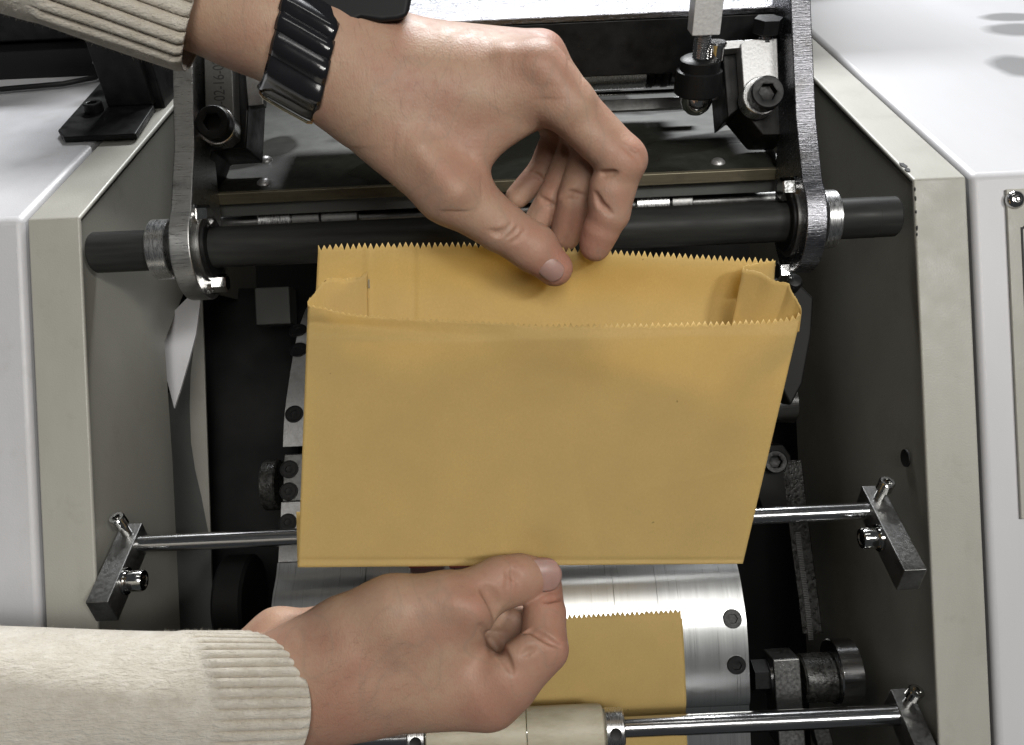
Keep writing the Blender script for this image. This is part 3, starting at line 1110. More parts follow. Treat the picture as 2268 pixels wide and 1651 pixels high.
# shaft collars and roller on rod 2
for x0, x1, xh in ((905, 945, 926), (1338, 1381, 1364)):
    a_, c_ = P(x0, 1620, ZR2), P(x1, 1620, ZR2)
    a_[1] = c_[1] = yr2
    root = thing("stop_collar", (a_ + c_) / 2, "steel stop collar with black hole " + ("left of the ivory roller, at the bottom edge" if x0 < 1000 else "right of the ivory roller"), "collar",
                 "stop collars on the lower rod")
    mk("collar_ring", "aluminium_turned", root, lambda b: b.cyl(a_, c_, 43 * S(ZR2), 56, .0007))
    hole(root, np.array(((a_[0] + c_[0]) / 2, yr2 + .0012, ZR2 + 43 * S(ZR2) - .0001)), (0, 0.12, 1), 12.5 * S(ZR2), "screw_hole")
a_, c_ = P(948, 1630, ZR2), P(1336, 1610, ZR2)
a_[1] = c_[1] = yr2
RW = 53 * S(ZR2)
rw = thing("ivory_roller", (a_ + c_) / 2, "worn ivory plastic roller on the lower rod under the lower hand", "roller")
xm = P(1166, 1600, ZR2)[0]
mk("roller_sleeve", "ivory_plastic", rw, lambda b: b.cyl(a_, (xm - .0002, yr2, ZR2), RW * .985, 64, .0006))
mk("roller_sleeve", "ivory_plastic", rw, lambda b: b.lathe((xm + .0002, yr2, ZR2), (1, 0, 0), [(0, RW * .985), (.0006, RW), (c_[0] - xm - .003, RW), (c_[0] - xm - .001, RW * .96), (c_[0] - xm, RW * .8)], 64))

# ------------------------------------------------------------------ machinery right of the bed
ZC = -0.085
p = P(1865, 1490, ZC)
cr = thing("cam_roller", p, "steel cam roller with grey lever and greasy hub right of the bed", "roller")
mk("roller_ring", "steel_rod", cr, lambda b: b.cyl(P(1840, 1488, ZC), P(1890, 1488, ZC) * np.array((1, 0, 0)) + P(1840, 1488, ZC) * np.array((0, 1, 1)), 70 * S(ZC), 64, .0008))


def xc(px0, px1, py, z, r, n=40):
    def f(b):
        a1, c1 = P(px0, py, z), P(px1, py, z)
        c1[1] = a1[1]
        b.cyl(a1, c1, r, n)
    return f


mk("hub", "greasy_belt", cr, xc(1770, 1842, 1502, ZC, 52 * S(ZC)))
mk("lever", "steel_dull", cr, lambda b: px_prism(b, [(1712, 1462), (1772, 1458), (1786, 1660), (1726, 1660)], ZC + .014, .02), bevel=.001)
mk("washer", "steel_rod", cr, xc(1696, 1706, 1497, ZC, 40 * S(ZC)))
mk("nut", "black_oxide", cr, lambda b: b.lathe(P(1664, 1497, ZC), (1, 0, 0), [(0, 33 * S(ZC)), (32 * S(ZC), 33 * S(ZC))], 36, hexr=(0, 1)))
mk("lever_post", "steel_dull", cr, lambda b: px_prism(b, [(1795, 1590), (1832, 1588), (1850, 1660), (1812, 1660)], ZC - .01, .01), bevel=.001)
# toothed belt
bb = B()
ZBt = -0.115
bx = [(1752, 1020), (1762, 1110), (1775, 1220), (1790, 1330), (1800, 1418)]
row = []
for i in range(len(bx) - 1):
    for k in range(6):
        t = k / 6
        row.append((bx[i][0] * (1 - t) + bx[i + 1][0] * t, bx[i][1] * (1 - t) + bx[i + 1][1] * t))
bb.grid([[P(x - 22, y, ZBt - .004), P(x - 20, y, ZBt), P(x + 22, y, ZBt), P(x + 24, y, ZBt - .004)] for x, y in row])
tb = thing("toothed_belt", P(1775, 1220, ZBt), "greasy toothed belt running down the dark gap right of the bag", "belt")
make("belt_back", bb, "greasy_belt", tb)
n_t = 62
tooth_me = None
for k in range(n_t):
    t = k / (n_t - 1)
    y = 1180 + (1416 - 1180) * t
    x = np.interp(y, [q_[1] for q_ in bx], [q_[0] for q_ in bx])
    pp = P(x - 4, y, ZBt + .0004)
    if tooth_me is None:
        bq = B()
        bq.box(pp, (.0034, .0006, .0012))
        ob = make("belt_tooth", bq, "steel_dull", tb, smooth=False)
        tooth_me, base = ob, pp
    else:
        ob = tooth_me.copy()
        COL.objects.link(ob)
        ob.location = Vector(pp - base)
bb = B()
# roller, link and lug on the dark right side
p = P(1744, 893, -.12)
mk_ = mk("press_roller", "steel_rod", None, xc(1700, 1757, 893, -.12, 47 * S(-.12), 56))
tag(mk_, "short steel roller peeping out right of the bag edge", "roller")
lk = thing("link_arm", P(1715, 1020, -.10), "dark link arm with socket screw just right of the bag", "lever arm")
mk("arm", "interior_dark", lk, lambda b: px_prism(b, [(1640, 990), (1735, 985), (1752, 1010), (1757, 1130), (1690, 1130)], -.115, .014), bevel=.001)
cap_screw(P(1713, 1023, -.1145), (-.1, .1, 1), .0074, .008, lk)
sg = thing("hook_arm", P(1770, 700, -.05), "black hooked arm in shadow right of the bag mouth", "lever arm")
mk("hook", "interior_dark", sg, lambda b: px_prism(b, [(1700, 622), (1742, 612), (1762, 620), (1803, 660), (1798, 740), (1778, 850), (1752, 900), (1700, 800)], -.050, .018), bevel=.0015)
b_ = P(1757, 626, -.045)
mk("hook_knob", "black_oxide", sg, lambda b: b.lathe(b_, (0, .3, 1), [(-.006, .005), (.001, .005), (.003, .0036), (.0036, .001)], 24))

# ------------------------------------------------------------------ the paper bag in the hands
def poly(pts, n):
    pts = np.asarray(pts, float)
    d = np.r_[0, np.cumsum(np.linalg.norm(np.diff(pts, axis=0), axis=1))]
    t = np.linspace(0, d[-1], n)
    return np.stack([np.interp(t, d, pts[:, k]) for k in range(pts.shape[1])], 1)


def polyx(pts, n):
    pts = np.asarray(pts, float)
    t = np.linspace(0, 1, n)
    x = pts[0, 0] + (pts[-1, 0] - pts[0, 0]) * t
    return np.stack((x, np.interp(x, pts[:, 0], pts[:, 1])), 1)


def zig(n, amp):
    k = np.arange(n)
    j = RNG.normal(0, 0.16, n)
    return np.where(k % 2 == 0, -amp / 2, amp / 2) * (1 + j * 1.2)


def sheet(name, top, bot, rows, zf, parent, amp=0.0, mat="kraft_paper", thick=.00022):
    n = len(top)
    A = np.zeros((rows, n, 3))
    yz = zig(n, amp) if amp else np.zeros(n)
    if name == "front_panel":                                  # teeth of the left half are rubbed down
        yz = yz * np.interp(np.linspace(0, 1, n), (0, .12, .38, .6), (.45, .5, .6, 1.0))
    for i in range(rows):
        t = i / (rows - 1)
        A[i, :, :2] = top * (1 - t) + bot * t
        if i == 0:
            A[i, :, 1] += yz
        if i == 1 and amp:
            A[i, :, 1] = np.maximum(A[i, :, 1], A[0, :, 1] + 1.0)
    s = np.linspace(0, 1, n)[None, :] * np.ones((rows, 1))
    tt = np.linspace(0, 1, rows)[:, None] * np.ones((1, n))
    A[:, :, 2] = zf(s, tt, A[:, :, 0], A[:, :, 1])
    b = B()
    b.grid(PA(A.reshape(-1, 3)).reshape(rows, n, 3))
    return make(name, b, mat, parent, angle=80, solid=thick, fixn=False)


bag = thing("paper_bag", P(1180, 960, .10), "yellow kraft paper bag with zigzag mouth held open between the two hands", "paper bag")


def g(x, c, w):
    return np.exp(-((x - c) / w) ** 2)


CRUM = [(RNG.uniform(700, 1680), RNG.uniform(740, 1230), RNG.uniform(60, 260), RNG.uniform(8, 30), RNG.normal(0, .5) + (1.57 if k % 3 == 0 else 0), RNG.normal(0, .00022)) for k in range(26)]


def z_front(s, t, x, y):
    z = .1000 + (.0105 + .017 * s) * (1 - t) ** 1.15 + .0040 * np.exp(-t * 2.6) * np.sin(np.pi * s)
    z += .0016 * np.sin(3.1 * s + 1.2) * (1 - t) + .0009 * np.sin(7 * s + 4 * t)
    yc = 716 + 26 * np.clip(s / .3, 0, 1)                     # crease below the torn left mouth
    z += -.0016 * g(y, yc, 13) * np.clip(1 - s / .42, 0, 1) ** .6
    z += .0020 * g(y, 770, 60) * g(x, 1330, 140)
    z += .0022 * np.clip(s - .8, 0, 1) * 5 * np.exp(-t * 2)
    z += -.0008 * g(x + (y - 900) * .3, 1500, 60) * (1 - t)
    for cx, cy, sx, sy, an, am in CRUM:
        ca_, sa_ = math.cos(an), math.sin(an)
        u_ = (x - cx) * ca_ + (y - cy) * sa_
        v_ = -(x - cx) * sa_ + (y - cy) * ca_
        z += am * np.exp(-(u_ / sx) ** 2) * np.exp(-np.abs(v_) / sy)
    z -= .0022 * g(x, 1180, 75) * g(y, 1245, 60)
    z -= .0016 * np.clip((748 + 6 * np.sin(s * 5) - y) / 32, 0, 1)          # lip folded along a crease
    z += RNG.normal(0, .00012, z.shape) * (t < .012)
    z += -.0007 * g(y, 1241, 3.5)
    return z


def z_back(s, t, x, y):
    z = .0935 + .0125 * g(t, 0, .10) * (0.25 + .75 * g(x, 1240, 330)) + .002 * (1 - t)
    z += .0008 * np.sin(9 * s + 2) * (1 - t)
    z += .0007 * (g(x, 815, 5) - g(x, 916, 5)) + .0004 * np.clip(1 - np.abs(x - 865) / 50, 0, 1)
    z -= .0020 * g(x, 1232, 45) * g(y, 600, 40)
    z += .0006 * np.sin(x / 60 + y / 45) * g(x, 1240, 260) * (1 - t)
    return z


ft = polyx([(682, 676), (720, 684), (770, 697), (900, 707), (1050, 714), (1200, 722), (1400, 722), (1600, 717), (1700, 713), (1750, 708), (1775, 694)], 170)
fb = polyx([(660, 1257), (1645, 1249)], 170)
amps = 11
sheet("front_panel", ft, fb, 120, z_front, bag, amps)
bt_ = polyx([(705, 549), (820, 545), (1000, 543), (1150, 547), (1300, 556), (1500, 567), (1718, 580)], 158)
bbm = polyx([(668, 1245), (1640, 1240)], 158)
sheet("back_panel", bt_, bbm, 60, z_back, bag, 12.5)
# folded bottom strip behind the front panel
sheet("bottom_fold", polyx([(656.5, 1134), (1668, 1126)], 40), polyx([(659, 1256), (1644, 1248)], 40), 6, lambda s, t, x, y: .0985 + 0 * s, bag)


def strip(name, left, right, n, cols, parent, torn=1.6, zoff=None):
    """paper between two edge polylines given as (px, py, z); rows go from the torn top downwards"""
    Lp, Rp = poly(left, n), poly(right, n)
    A = np.zeros((n, cols, 3))
    for j in range(cols):
        t = j / (cols - 1)
        A[:, j] = Lp * (1 - t) + Rp * t
    b = B()
    b.grid(PA(A.reshape(-1, 3)).reshape(n, cols, 3))
    return make(name, b, "kraft_paper", parent, angle=80, solid=.00022, fixn=False)


def patch(name, top, bottom, rows, zt, zb, n, parent, rough=1.2, zbump=None):
    """paper hung between a torn top polyline and a bottom polyline, (px, py) each; zt, zb: (left, right) heights"""
    T_, B_ = poly(top, n), poly(bottom, n)
    T_[1:-1, 1] += RNG.normal(0, rough, n - 2)
    A = np.zeros((rows, n, 3))
    s = np.linspace(0, 1, n)
    for i in range(rows):
        t = i / (rows - 1)
        A[i, :, :2] = T_ * (1 - t) + B_ * t
        A[i, :, 2] = (zt[0] * (1 - s) + zt[1] * s) * (1 - t) + (zb[0] * (1 - s) + zb[1] * s) * t
        if zbump:
            A[i, :, 2] += zbump(s, t)
    b = B()
    b.grid(PA(A.reshape(-1, 3)).reshape(rows, n, 3))
    return make(name, b, "kraft_paper", parent, angle=80, solid=.00022, fixn=False)


# right gusset: front half with torn edge, inner fold on its left
patch("gusset", [(1646, 593), (1648, 597), (1667, 599), (1686, 604), (1698, 612), (1711, 620), (1726, 624), (1738, 625), (1747, 628), (1753, 645), (1765, 664), (1774, 681), (1774.5, 693)],
      [(1612, 760), (1770, 735)], 14, (.1125, .1272), (.1085, .1235), 70, bag, 0.9, lambda s, t: .0016 * np.sin(np.pi * s) * (1 - t))
# right gusset: rear half returning to the back panel
patch("gusset_return", [(1645.6, 591), (1660, 588), (1680, 584), (1700, 580), (1717, 577.5)], [(1646, 640), (1712, 660)], 8, (.1120, .0990), (.1100, .0975), 24, bag, 1.6)
# left gusset
patch("gusset", [(681, 668), (689, 658), (697, 649), (706, 636), (714, 626), (725, 617), (734, 614), (745, 618), (756, 617), (767, 619), (778, 617), (790, 617), (800, 612), (808, 606), (813, 600)],
      [(684, 742), (815, 742)], 12, (.1095, .1020), (.1060, .0985), 60, bag, 1.1, lambda s, t: .0012 * np.sin(np.pi * s) * (1 - t))
bb = B()
sl = P(817, 628, .0975)
bb.box(sl, (.0006, .0038, .0004))
make("fold_slit", bb, "brass_edge", bag, smooth=False)

# ------------------------------------------------------------------ second bag lying on the bed
bag2 = thing("paper_bag", on_bed(1350, 1500), "finished kraft paper bag lying flat on the bed below the held one", "paper bag")


def bed_sheet(name, x0, x1, y0, y1, lift, cols, rows, parent, amp=0):
    A = np.zeros((rows, cols, 3))
    zz = zig(cols, amp)
    for i in range(rows):
        for j in range(cols):
            s = j / (cols - 1)
            y = y0 + (y1 - y0) * i / (rows - 1) + (zz[j] if i == 0 else 0)
            y = y - 0.0 + (-.00 * s)
            A[i, j] = (x0 + (x1 - x0) * s, y, bed_z(y) + lift + .0012 * math.exp(-i / 5.0) * math.sin(2.5 * s + .4) + .0003 * math.sin(9 * s + i * .2))
    b = B()
    b.grid(A)
    return make(name, b, "kraft_paper", parent, angle=80, solid=.0003, fixn=False)


q0, q1 = on_bed(1000, 1350), on_bed(1506, 1352)
bed_sheet("bag_panel", q0[0], q1[0], q1[1], -.29, .0012, 96, 60, bag2, .0021)
bed_sheet("bag_back", q0[0], q1[0] + .0006, q1[1] - .004, -.29, .0004, 20, 60, bag2)


# ------------------------------------------------------------------ hands: smooth blended solids turned into one mesh each
class SDF:
    def __init__(self, lo, hi, h):
        self.lo, self.h = np.array(lo, np.float32), h
        self.n = np.ceil((np.array(hi) - np.array(lo)) / h).astype(int) + 1
        self.F = np.full(self.n, 80.0, np.float32)

    def _sub(self, a, b, r):
        lo = np.floor((np.minimum(a, b) - r - self.lo) / self.h).astype(int).clip(0, self.n)
        hi = np.ceil((np.maximum(a, b) + r - self.lo) / self.h).astype(int).clip(0, self.n)
        sl = tuple(slice(l, u) for l, u in zip(lo, hi))
        ax = [self.lo[i] + self.h * np.arange(lo[i], hi[i], dtype=np.float32) for i in range(3)]
        return sl, ax[0][:, None, None], ax[1][None, :, None], ax[2][None, None, :]

    def _cone(self, a, b, ra, rb, sw, margin):
        a, b = np.array(a, np.float32), np.array(b, np.float32)
        rm = max(ra, rb) * max(1, sw) + margin
        sl, X, Y, W = self._sub(a, b, rm)
        d = b - a
        L2 = float(d @ d) + 1e-6
        t = (((X - a[0]) * d[0] + (Y - a[1]) * d[1] + (W - a[2]) * d[2]) / L2).clip(0, 1)
        qx, qy, qw = X - a[0] - t * d[0], Y - a[1] - t * d[1], (W - a[2] - t * d[2]) / sw
        return sl, np.sqrt(qx * qx + qy * qy + qw * qw) - (ra + (rb - ra) * t)

    def add(self, a, b, ra, rb, k=18, sw=1.0):
        sl, d = self._cone(a, b, ra, rb, sw, 45)
        f = self.F[sl]
        h = np.maximum(k - np.abs(f - d), 0) / k
        self.F[sl] = np.minimum(f, d) - h * h * k * 0.25

    def cut(self, pts, r, k=6):
        for a, b in zip(pts[:-1], pts[1:]):
            sl, d = self._cone(a, b, r, r, 1.0, 20)
            d = -d
            f = self.F[sl]
            h = np.maximum(k - np.abs(f - d), 0) / k
            self.F[sl] = np.maximum(f, d) + h * h * k * 0.25

    def surf(self, x, y):
        """w of the front surface at (x, y)"""
        i, j = int(round((x - self.lo[0]) / self.h)), int(round((y - self.lo[1]) / self.h))
        c = self.F[i, j]
        ins = np.nonzero(c < 0)[0]
        if not len(ins):
            return None
        k = ins[-1]
        t = c[k] / (c[k] - c[k + 1])
        return float(self.lo[2] + (k + t) * self.h)

    def groove(self, pts2, r, depth, k=6):
        """crease along the front surface"""
        out = []
        pp = poly(pts2, max(4, int(len(pts2) * 4)))
        for x, y in pp:
            w = self.surf(x, y)
            if w is not None:
                out.append((x, y, w + r - depth))
        n = len(out)
        for i, (a, b) in enumerate(zip(out[:-1], out[1:])):
            fade = min(1.0, 0.35 + 2.2 * min(i + .5, n - 1.5 - i) / n)
            sl, d = self._cone(a, b, r * fade, r * fade, 1.0, 20)
            a2 = -d
            f = self.F[sl]
            h = np.maximum(k - np.abs(f - a2), 0) / k
            self.F[sl] = np.maximum(f, a2) + h * h * k * 0.25

    def mesh(self):
        F = self.F
        ins = F < 0
        nx, ny, nz = F.shape
        c = [(i, j, k) for i in (0, 1) for j in (0, 1) for k in (0, 1)]
        sl = lambda q: (slice(q[0], nx - 1 + q[0]), slice(q[1], ny - 1 + q[1]), slice(q[2], nz - 1 + q[2]))
        cnt = np.zeros((nx - 1, ny - 1, nz - 1), np.int8)
        for q in c:
            cnt += ins[sl(q)]
        idx = np.argwhere((cnt > 0) & (cnt < 8))
        acc = np.zeros((len(idx), 3))
        num = np.zeros(len(idx))
        for a in c:
            for ax in range(3):
                if a[ax] == 0:
                    b = list(a)
                    b[ax] = 1
                    fa = F[idx[:, 0] + a[0], idx[:, 1] + a[1], idx[:, 2] + a[2]]
                    fb = F[idx[:, 0] + b[0], idx[:, 1] + b[1], idx[:, 2] + b[2]]
                    m_ = (fa < 0) != (fb < 0)
                    t = np.where(m_, fa / np.where(m_, fa - fb, 1), 0)
                    p = np.tile(np.array(a, float), (len(idx), 1))
                    p[:, ax] += t
                    acc += p * m_[:, None]
                    num += m_
        v = self.lo + (idx + acc / num[:, None]) * self.h
        vid = np.full((nx - 1, ny - 1, nz - 1), -1, np.int32)
        vid[idx[:, 0], idx[:, 1], idx[:, 2]] = np.arange(len(idx))
        faces = []
        for ax in range(3):
            o1, o2 = [(1, 2), (2, 0), (0, 1)][ax]
            s0, s1 = [slice(None)] * 3, [slice(None)] * 3
            s0[ax], s1[ax] = slice(0, -1), slice(1, None)
            e = np.argwhere(ins[tuple(s0)] != ins[tuple(s1)])
            e = e[(e[:, o1] > 0) & (e[:, o2] > 0) & (e[:, o1] < F.shape[o1] - 1) & (e[:, o2] < F.shape[o2] - 1)]
            flip = ins[e[:, 0], e[:, 1], e[:, 2]]
            q = []
            for d1, d2 in ((1, 1), (0, 1), (0, 0), (1, 0)):
                ee = e.copy()
                ee[:, o1] -= d1
                ee[:, o2] -= d2
                q.append(vid[ee[:, 0], ee[:, 1], ee[:, 2]])
            q = np.stack(q, 1)
            q[~flip] = q[~flip][:, ::-1]
            faces.append(q)
        f = np.concatenate(faces)
        f = f[(f >= 0).all(1)]
        # smooth
        ed = np.unique(np.sort(np.concatenate((f[:, [0, 1]], f[:, [1, 2]], f[:, [2, 3]], f[:, [3, 0]])), 1), axis=0)
        deg = np.bincount(ed.ravel(), minlength=len(v)).clip(1)
        for it in range(4):
            nb = np.stack([np.bincount(ed[:, 0], v[ed[:, 1], k], len(v)) + np.bincount(ed[:, 1], v[ed[:, 0], k], len(v)) for k in range(3)], 1) / deg[:, None]
            v = v + (nb - v) * 0.5
        return v, f


KW = 0.000172


def hand_mesh(name, sdf, z0, flush, parent, label=None):
    v, f = sdf.mesh()
    vm = PA(np.stack((v[:, 0], v[:, 1], z0 + v[:, 2] * KW), 1))
    # y is flipped between the picture and the machine frame: check the winding
    t = vm[f[:, 0]], vm[f[:, 1]], vm[f[:, 2]]
    vol = np.einsum('ij,ij->i', t[0] - vm.mean(0), np.cross(t[1] - vm.mean(0), t[2] - vm.mean(0))).sum()
    if vol < 0:
        f = f[:, ::-1]
    o0 = ORIG[parent.name]
    me = bpy.data.meshes.new(name)
    me.vertices.add(len(vm))
    me.vertices.foreach_set("co", (vm - o0).ravel())
    me.loops.add(f.size)
    me.loops.foreach_set("vertex_index", f.ravel().astype(np.int32))
    me.polygons.add(len(f))
    me.polygons.foreach_set("loop_start", np.arange(0, f.size, 4, dtype=np.int32))
    me.polygons.foreach_set("use_smooth", np.ones(len(f), bool))
    me.update(calc_edges=True)
    me.validate()
    at = me.attributes.new("flush", 'FLOAT', 'POINT')
    fl = np.zeros(len(v))
    for x, y, w, r, a in flush:
        fl = np.maximum(fl, a * np.exp(-(((v - np.array((x, y, w))) ** 2).sum(1)) / (r * r)))
    at.data.foreach_set("value", fl.astype(np.float32))
    me.materials.append(MT["skin"])
    ob = bpy.data.objects.new(name, me)
    COL.objects.link(ob)
    ob.parent = parent
    ORIG[ob.name] = o0
    if label:
        ob["label"] = label
    return ob


def HP(x, y, w, z0):
    return P(x, y, z0 + w * KW)


def nail(parent, c, ax, nrm, L, W, z0, curl=0.28, drop=0.10):
    """curved nail plate; c, ax (towards the tip), nrm in picture space"""
    c, ax, nrm = (np.array(q, float) for q in (c, ax, nrm))
    ax /= np.linalg.norm(ax)
    nrm -= ax * (nrm @ ax)
    nrm /= np.linalg.norm(nrm)
    sd = np.cross(ax, nrm)
    R_, C_ = 15, 15
    A = np.zeros((R_, C_, 3))
    for i in range(R_):
        v_ = -1 + 2 * i / (R_ - 1)
        for j in range(C_):
            u_ = -1 + 2 * j / (C_ - 1)
            e = math.sqrt(max(0.0, 1 - (abs(v_) ** 4) * 0.55))
            uu = u_ * e
            vv = v_ * (1 - 0.20 * u_ * u_ * (1 if v_ < 0 else 1))
            A[i, j] = c + ax * vv * L / 2 + sd * uu * W / 2 - nrm * (curl * W / 2 * uu * uu + drop * L / 2 * vv * vv)
    b = B()
    A[:, :, 2] = z0 + A[:, :, 2] * KW
    b.grid(PA(A.reshape(-1, 3)).reshape(R_, C_, 3))
    return make("fingernail", b, "nail", parent, solid=.0005, angle=80, fixn=False)


person = thing("person", P(-100, 700, .12), "person in a cream knit sweater holding the paper bag open with both hands", "person")

# ---- upper hand (thumb and index finger pinch the rear sheet of the bag)
ZU = 0.1075
U = SDF((180, -330, -300), (1460, 680, 330), 3.0)
# forearm and wrist
U.add((150, -150, 60), (560, 5, 90), 165, 150, 20, .85)
U.add((560, 5, 90), (715, 95, 110), 150, 140, 30, .80)
U.add((715, 95, 110), (810, 145, 110), 140, 128, 30, .75)
# back of the hand: metacarpals
U.add((810, 145, 115), (1165, 165, 125), 116, 70, 60, .80)
U.add((850, 120, 60), (1197, 120, 60), 80, 54, 60, .9)
U.add((850, 125, 0), (1180, 145, 0), 78, 48, 60)
U.add((840, 140, -50), (1150, 175, -60), 75, 46, 60)
U.add((840, 180, 120), (1100, 210, 125), 110, 80, 60, .72)
# thumb base and web
U.add((775, 195, 100), (1000, 415, 110), 104, 80, 60, .85)
U.add((900, 250, 112), (1060, 285, 112), 100, 62, 60, .66)
U.add((960, 330, 110), (1042, 350, 105), 72, 38, 40, .75)
U.add((1045, 315, 108), (1165, 250, 104), 40, 46, 40, .85)
# index finger
U.add((1165, 165, 128), (1250, 225, 130), 68, 62, 40)
U.add((1250, 225, 130), (1375, 352, 100), 62, 56, 20)
U.add((1375, 354, 100), (1350, 470, 75), 53, 45, 14)
U.add((1350, 470, 75), (1318, 546, 45), 44, 34, 12)
# flesh pads of the index finger
U.add((1350, 415, 92), (1346, 440, 84), 46, 44, 10)
U.add((1330, 510, 62), (1322, 528, 52), 40, 37, 10)
# middle finger behind
U.add((1197, 120, 60), (1325, 300, 25), 50, 46, 20)
U.add((1325, 300, 25), (1276, 432, 0), 46, 40, 10)
U.add((1272, 448, 0), (1252, 522, -36), 38, 34, 8)
# ring finger
U.add((1180, 145, 0), (1290, 300, -30), 46, 42, 12)
U.add((1290, 300, -30), (1232, 425, -45), 42, 36, 8)
U.add((1226, 438, -45), (1190, 492, -56), 36, 31, 6)
# little finger
U.add((1150, 175, -60), (1240, 290, -85), 42, 38, 12)
U.add((1240, 290, -85), (1203, 372, -100), 36, 31, 8)
U.add((1198, 382, -100), (1146, 436, -106), 32, 27, 6)
# thumb
U.add((1000, 420, 112), (1105, 500, 85), 76, 57, 30)
U.add((1105, 500, 85), (1180, 548, 58), 55, 54, 12)
U.add((1180, 548, 58), (1228, 594, 43), 52, 41, 14)
# knuckles and soft relief
U.add((1120, 120, 176), (1196, 126, 176), 8, 16, 60)
U.add((1196, 126, 176), (1285, 222, 166), 16, 14, 50)
U.add((1200, 135, 176), (1226, 158, 172), 16, 16, 70)
U.add((1393, 340, 128), (1398, 352, 122), 20, 20, 40)
U.add((930, 330, 176), (1010, 415, 178), 8, 8, 70)
# creases
U.groove([(1329, 386), (1345, 388), (1366, 384)], 9, 7, 5)
U.groove([(1318, 428), (1330, 455), (1356, 476)], 8, 6, 5)
U.groove([(1238, 436), (1262, 428), (1296, 436)], 7, 5, 5)
U.groove([(1194, 436), (1208, 448), (1228, 456)], 7, 5, 4)
U.groove([(1176, 384), (1190, 390), (1204, 402)], 6, 5, 4)
U.groove([(1247, 322), (1254, 340)], 8, 6, 6)
U.groove([(1084, 512), (1100, 520), (1120, 508)], 7, 2.5, 6)
for k_ in range(3):
    U.groove([(1100 + 14 * k_, 525 + 8 * k_), (1122 + 15 * k_, 512 + 8 * k_), (1138 + 15 * k_, 488 + 9 * k_)], 6, 1.6, 5)
for k_ in range(3):
    U.groove([(1375 + 9 * k_, 322 + 8 * k_), (1395 + 9 * k_, 330 + 8 * k_), (1404 + 9 * k_, 352 + 8 * k_)], 5, 1.4, 5)
hand_u = hand_mesh("hand", U, ZU, [(1230, 590, 60, 75, .95), (1215, 130, 150, 70, .85), (1220, 75, 90, 60, .85), (1400, 345, 120, 65, .75), (1320, 530, 60, 85, .9), (1350, 440, 110, 60, .5),
                                   (1030, 380, 150, 90, .35), (1160, 530, 90, 60, .4), (1260, 480, 0, 80, .5)], person, "hand wearing the watch, thumb and index finger pinching the bag")
nail(hand_u, (1222, 602, 88.5), (.70, .60, -.36), (.05, .42, .90), 54, 50, ZU, .36, .12)  # seen obliquely

# ---- lower hand (thumb in front of the bottom edge, fingers curled behind)
ZLo = 0.0985
Lh = SDF((150, 1180, -330), (1290, 1780, 330), 3.0)
Lh.add((180, 1565, 10), (560, 1545, 20), 120, 124, 20, .8)
Lh.add((560, 1545, 20), (690, 1515, 50), 124, 140, 30, .78)
Lh.add((690, 1515, 50), (770, 1505, 60), 140, 136, 30, .80)
Lh.add((560, 1448, -50), (620, 1416, -50), 58, 66, 26)
Lh.add((620, 1416, -50), (720, 1412, -45), 66, 64, 30)
Lh.add((720, 1412, -45), (800, 1400, -30), 64, 70, 30)
# palm
Lh.add((770, 1500, 55), (1075, 1535, 75), 134, 84, 45, .85)
Lh.add((760, 1450, 60), (960, 1420, 85), 112, 110, 45, .85)
Lh.add((800, 1520, -20), (1050, 1540, -40), 110, 78, 45)
# thenar and thumb
Lh.add((795, 1412, 75), (880, 1376, 95), 104, 98, 40)
Lh.add((880, 1376, 95), (985, 1350, 115), 98, 74, 40)
Lh.add((985, 1348, 115), (1030, 1356, 122), 74, 66, 40)
Lh.add((990, 1342, 105), (1060, 1316, 98), 66, 60, 26)
Lh.add((1060, 1316, 98), (1110, 1292, 85), 56, 59, 20)
Lh.add((1105, 1292, 85), (1150, 1283, 72), 59, 56, 12)
Lh.add((1150, 1283, 72), (1202, 1276, 52), 53, 42, 14)
# index finger
Lh.add((1078, 1535, 80), (1120, 1512, 95), 80, 70, 30)
Lh.add((1120, 1512, 95), (1202, 1440, 105), 68, 57, 18)
Lh.add((1204, 1436, 104), (1206, 1362, 62), 54, 47, 8)
Lh.add((1206, 1362, 62), (1206, 1290, -8), 46, 38, 10)
Lh.add((1150, 1458, 122), (1172, 1440, 125), 42, 40, 12)
# curled fingers behind
Lh.add((1060, 1540, 10), (1160, 1462, -15), 64, 52, 18)
Lh.add((1160, 1460, -20), (1150, 1385, -30), 50, 44, 8)
Lh.add((1150, 1385, -30), (1060, 1360, -20), 44, 40, 8)
Lh.add((1150, 1436, -30), (1040, 1450, -20), 46, 60, 8)
Lh.add((1050, 1545, -70), (1150, 1470, -80), 60, 50, 18)
Lh.add((1150, 1470, -80), (1140, 1390, -85), 48, 42, 8)
Lh.add((1020, 1560, -120), (1110, 1500, -135), 52, 44, 18)
# ball of the thumb, folding over the thumb's root
Lh.add((1000, 1352, 126), (1040, 1350, 130), 62, 57, 7)
Lh.add((1040, 1350, 130), (1036, 1362, 126), 57, 52, 7)
# tendon / wrist relief
Lh.add((640, 1500, 140), (760, 1470, 145), 10, 10, 60)
Lh.add((1016, 1345, 178), (1045, 1358, 172), 16, 16, 40)
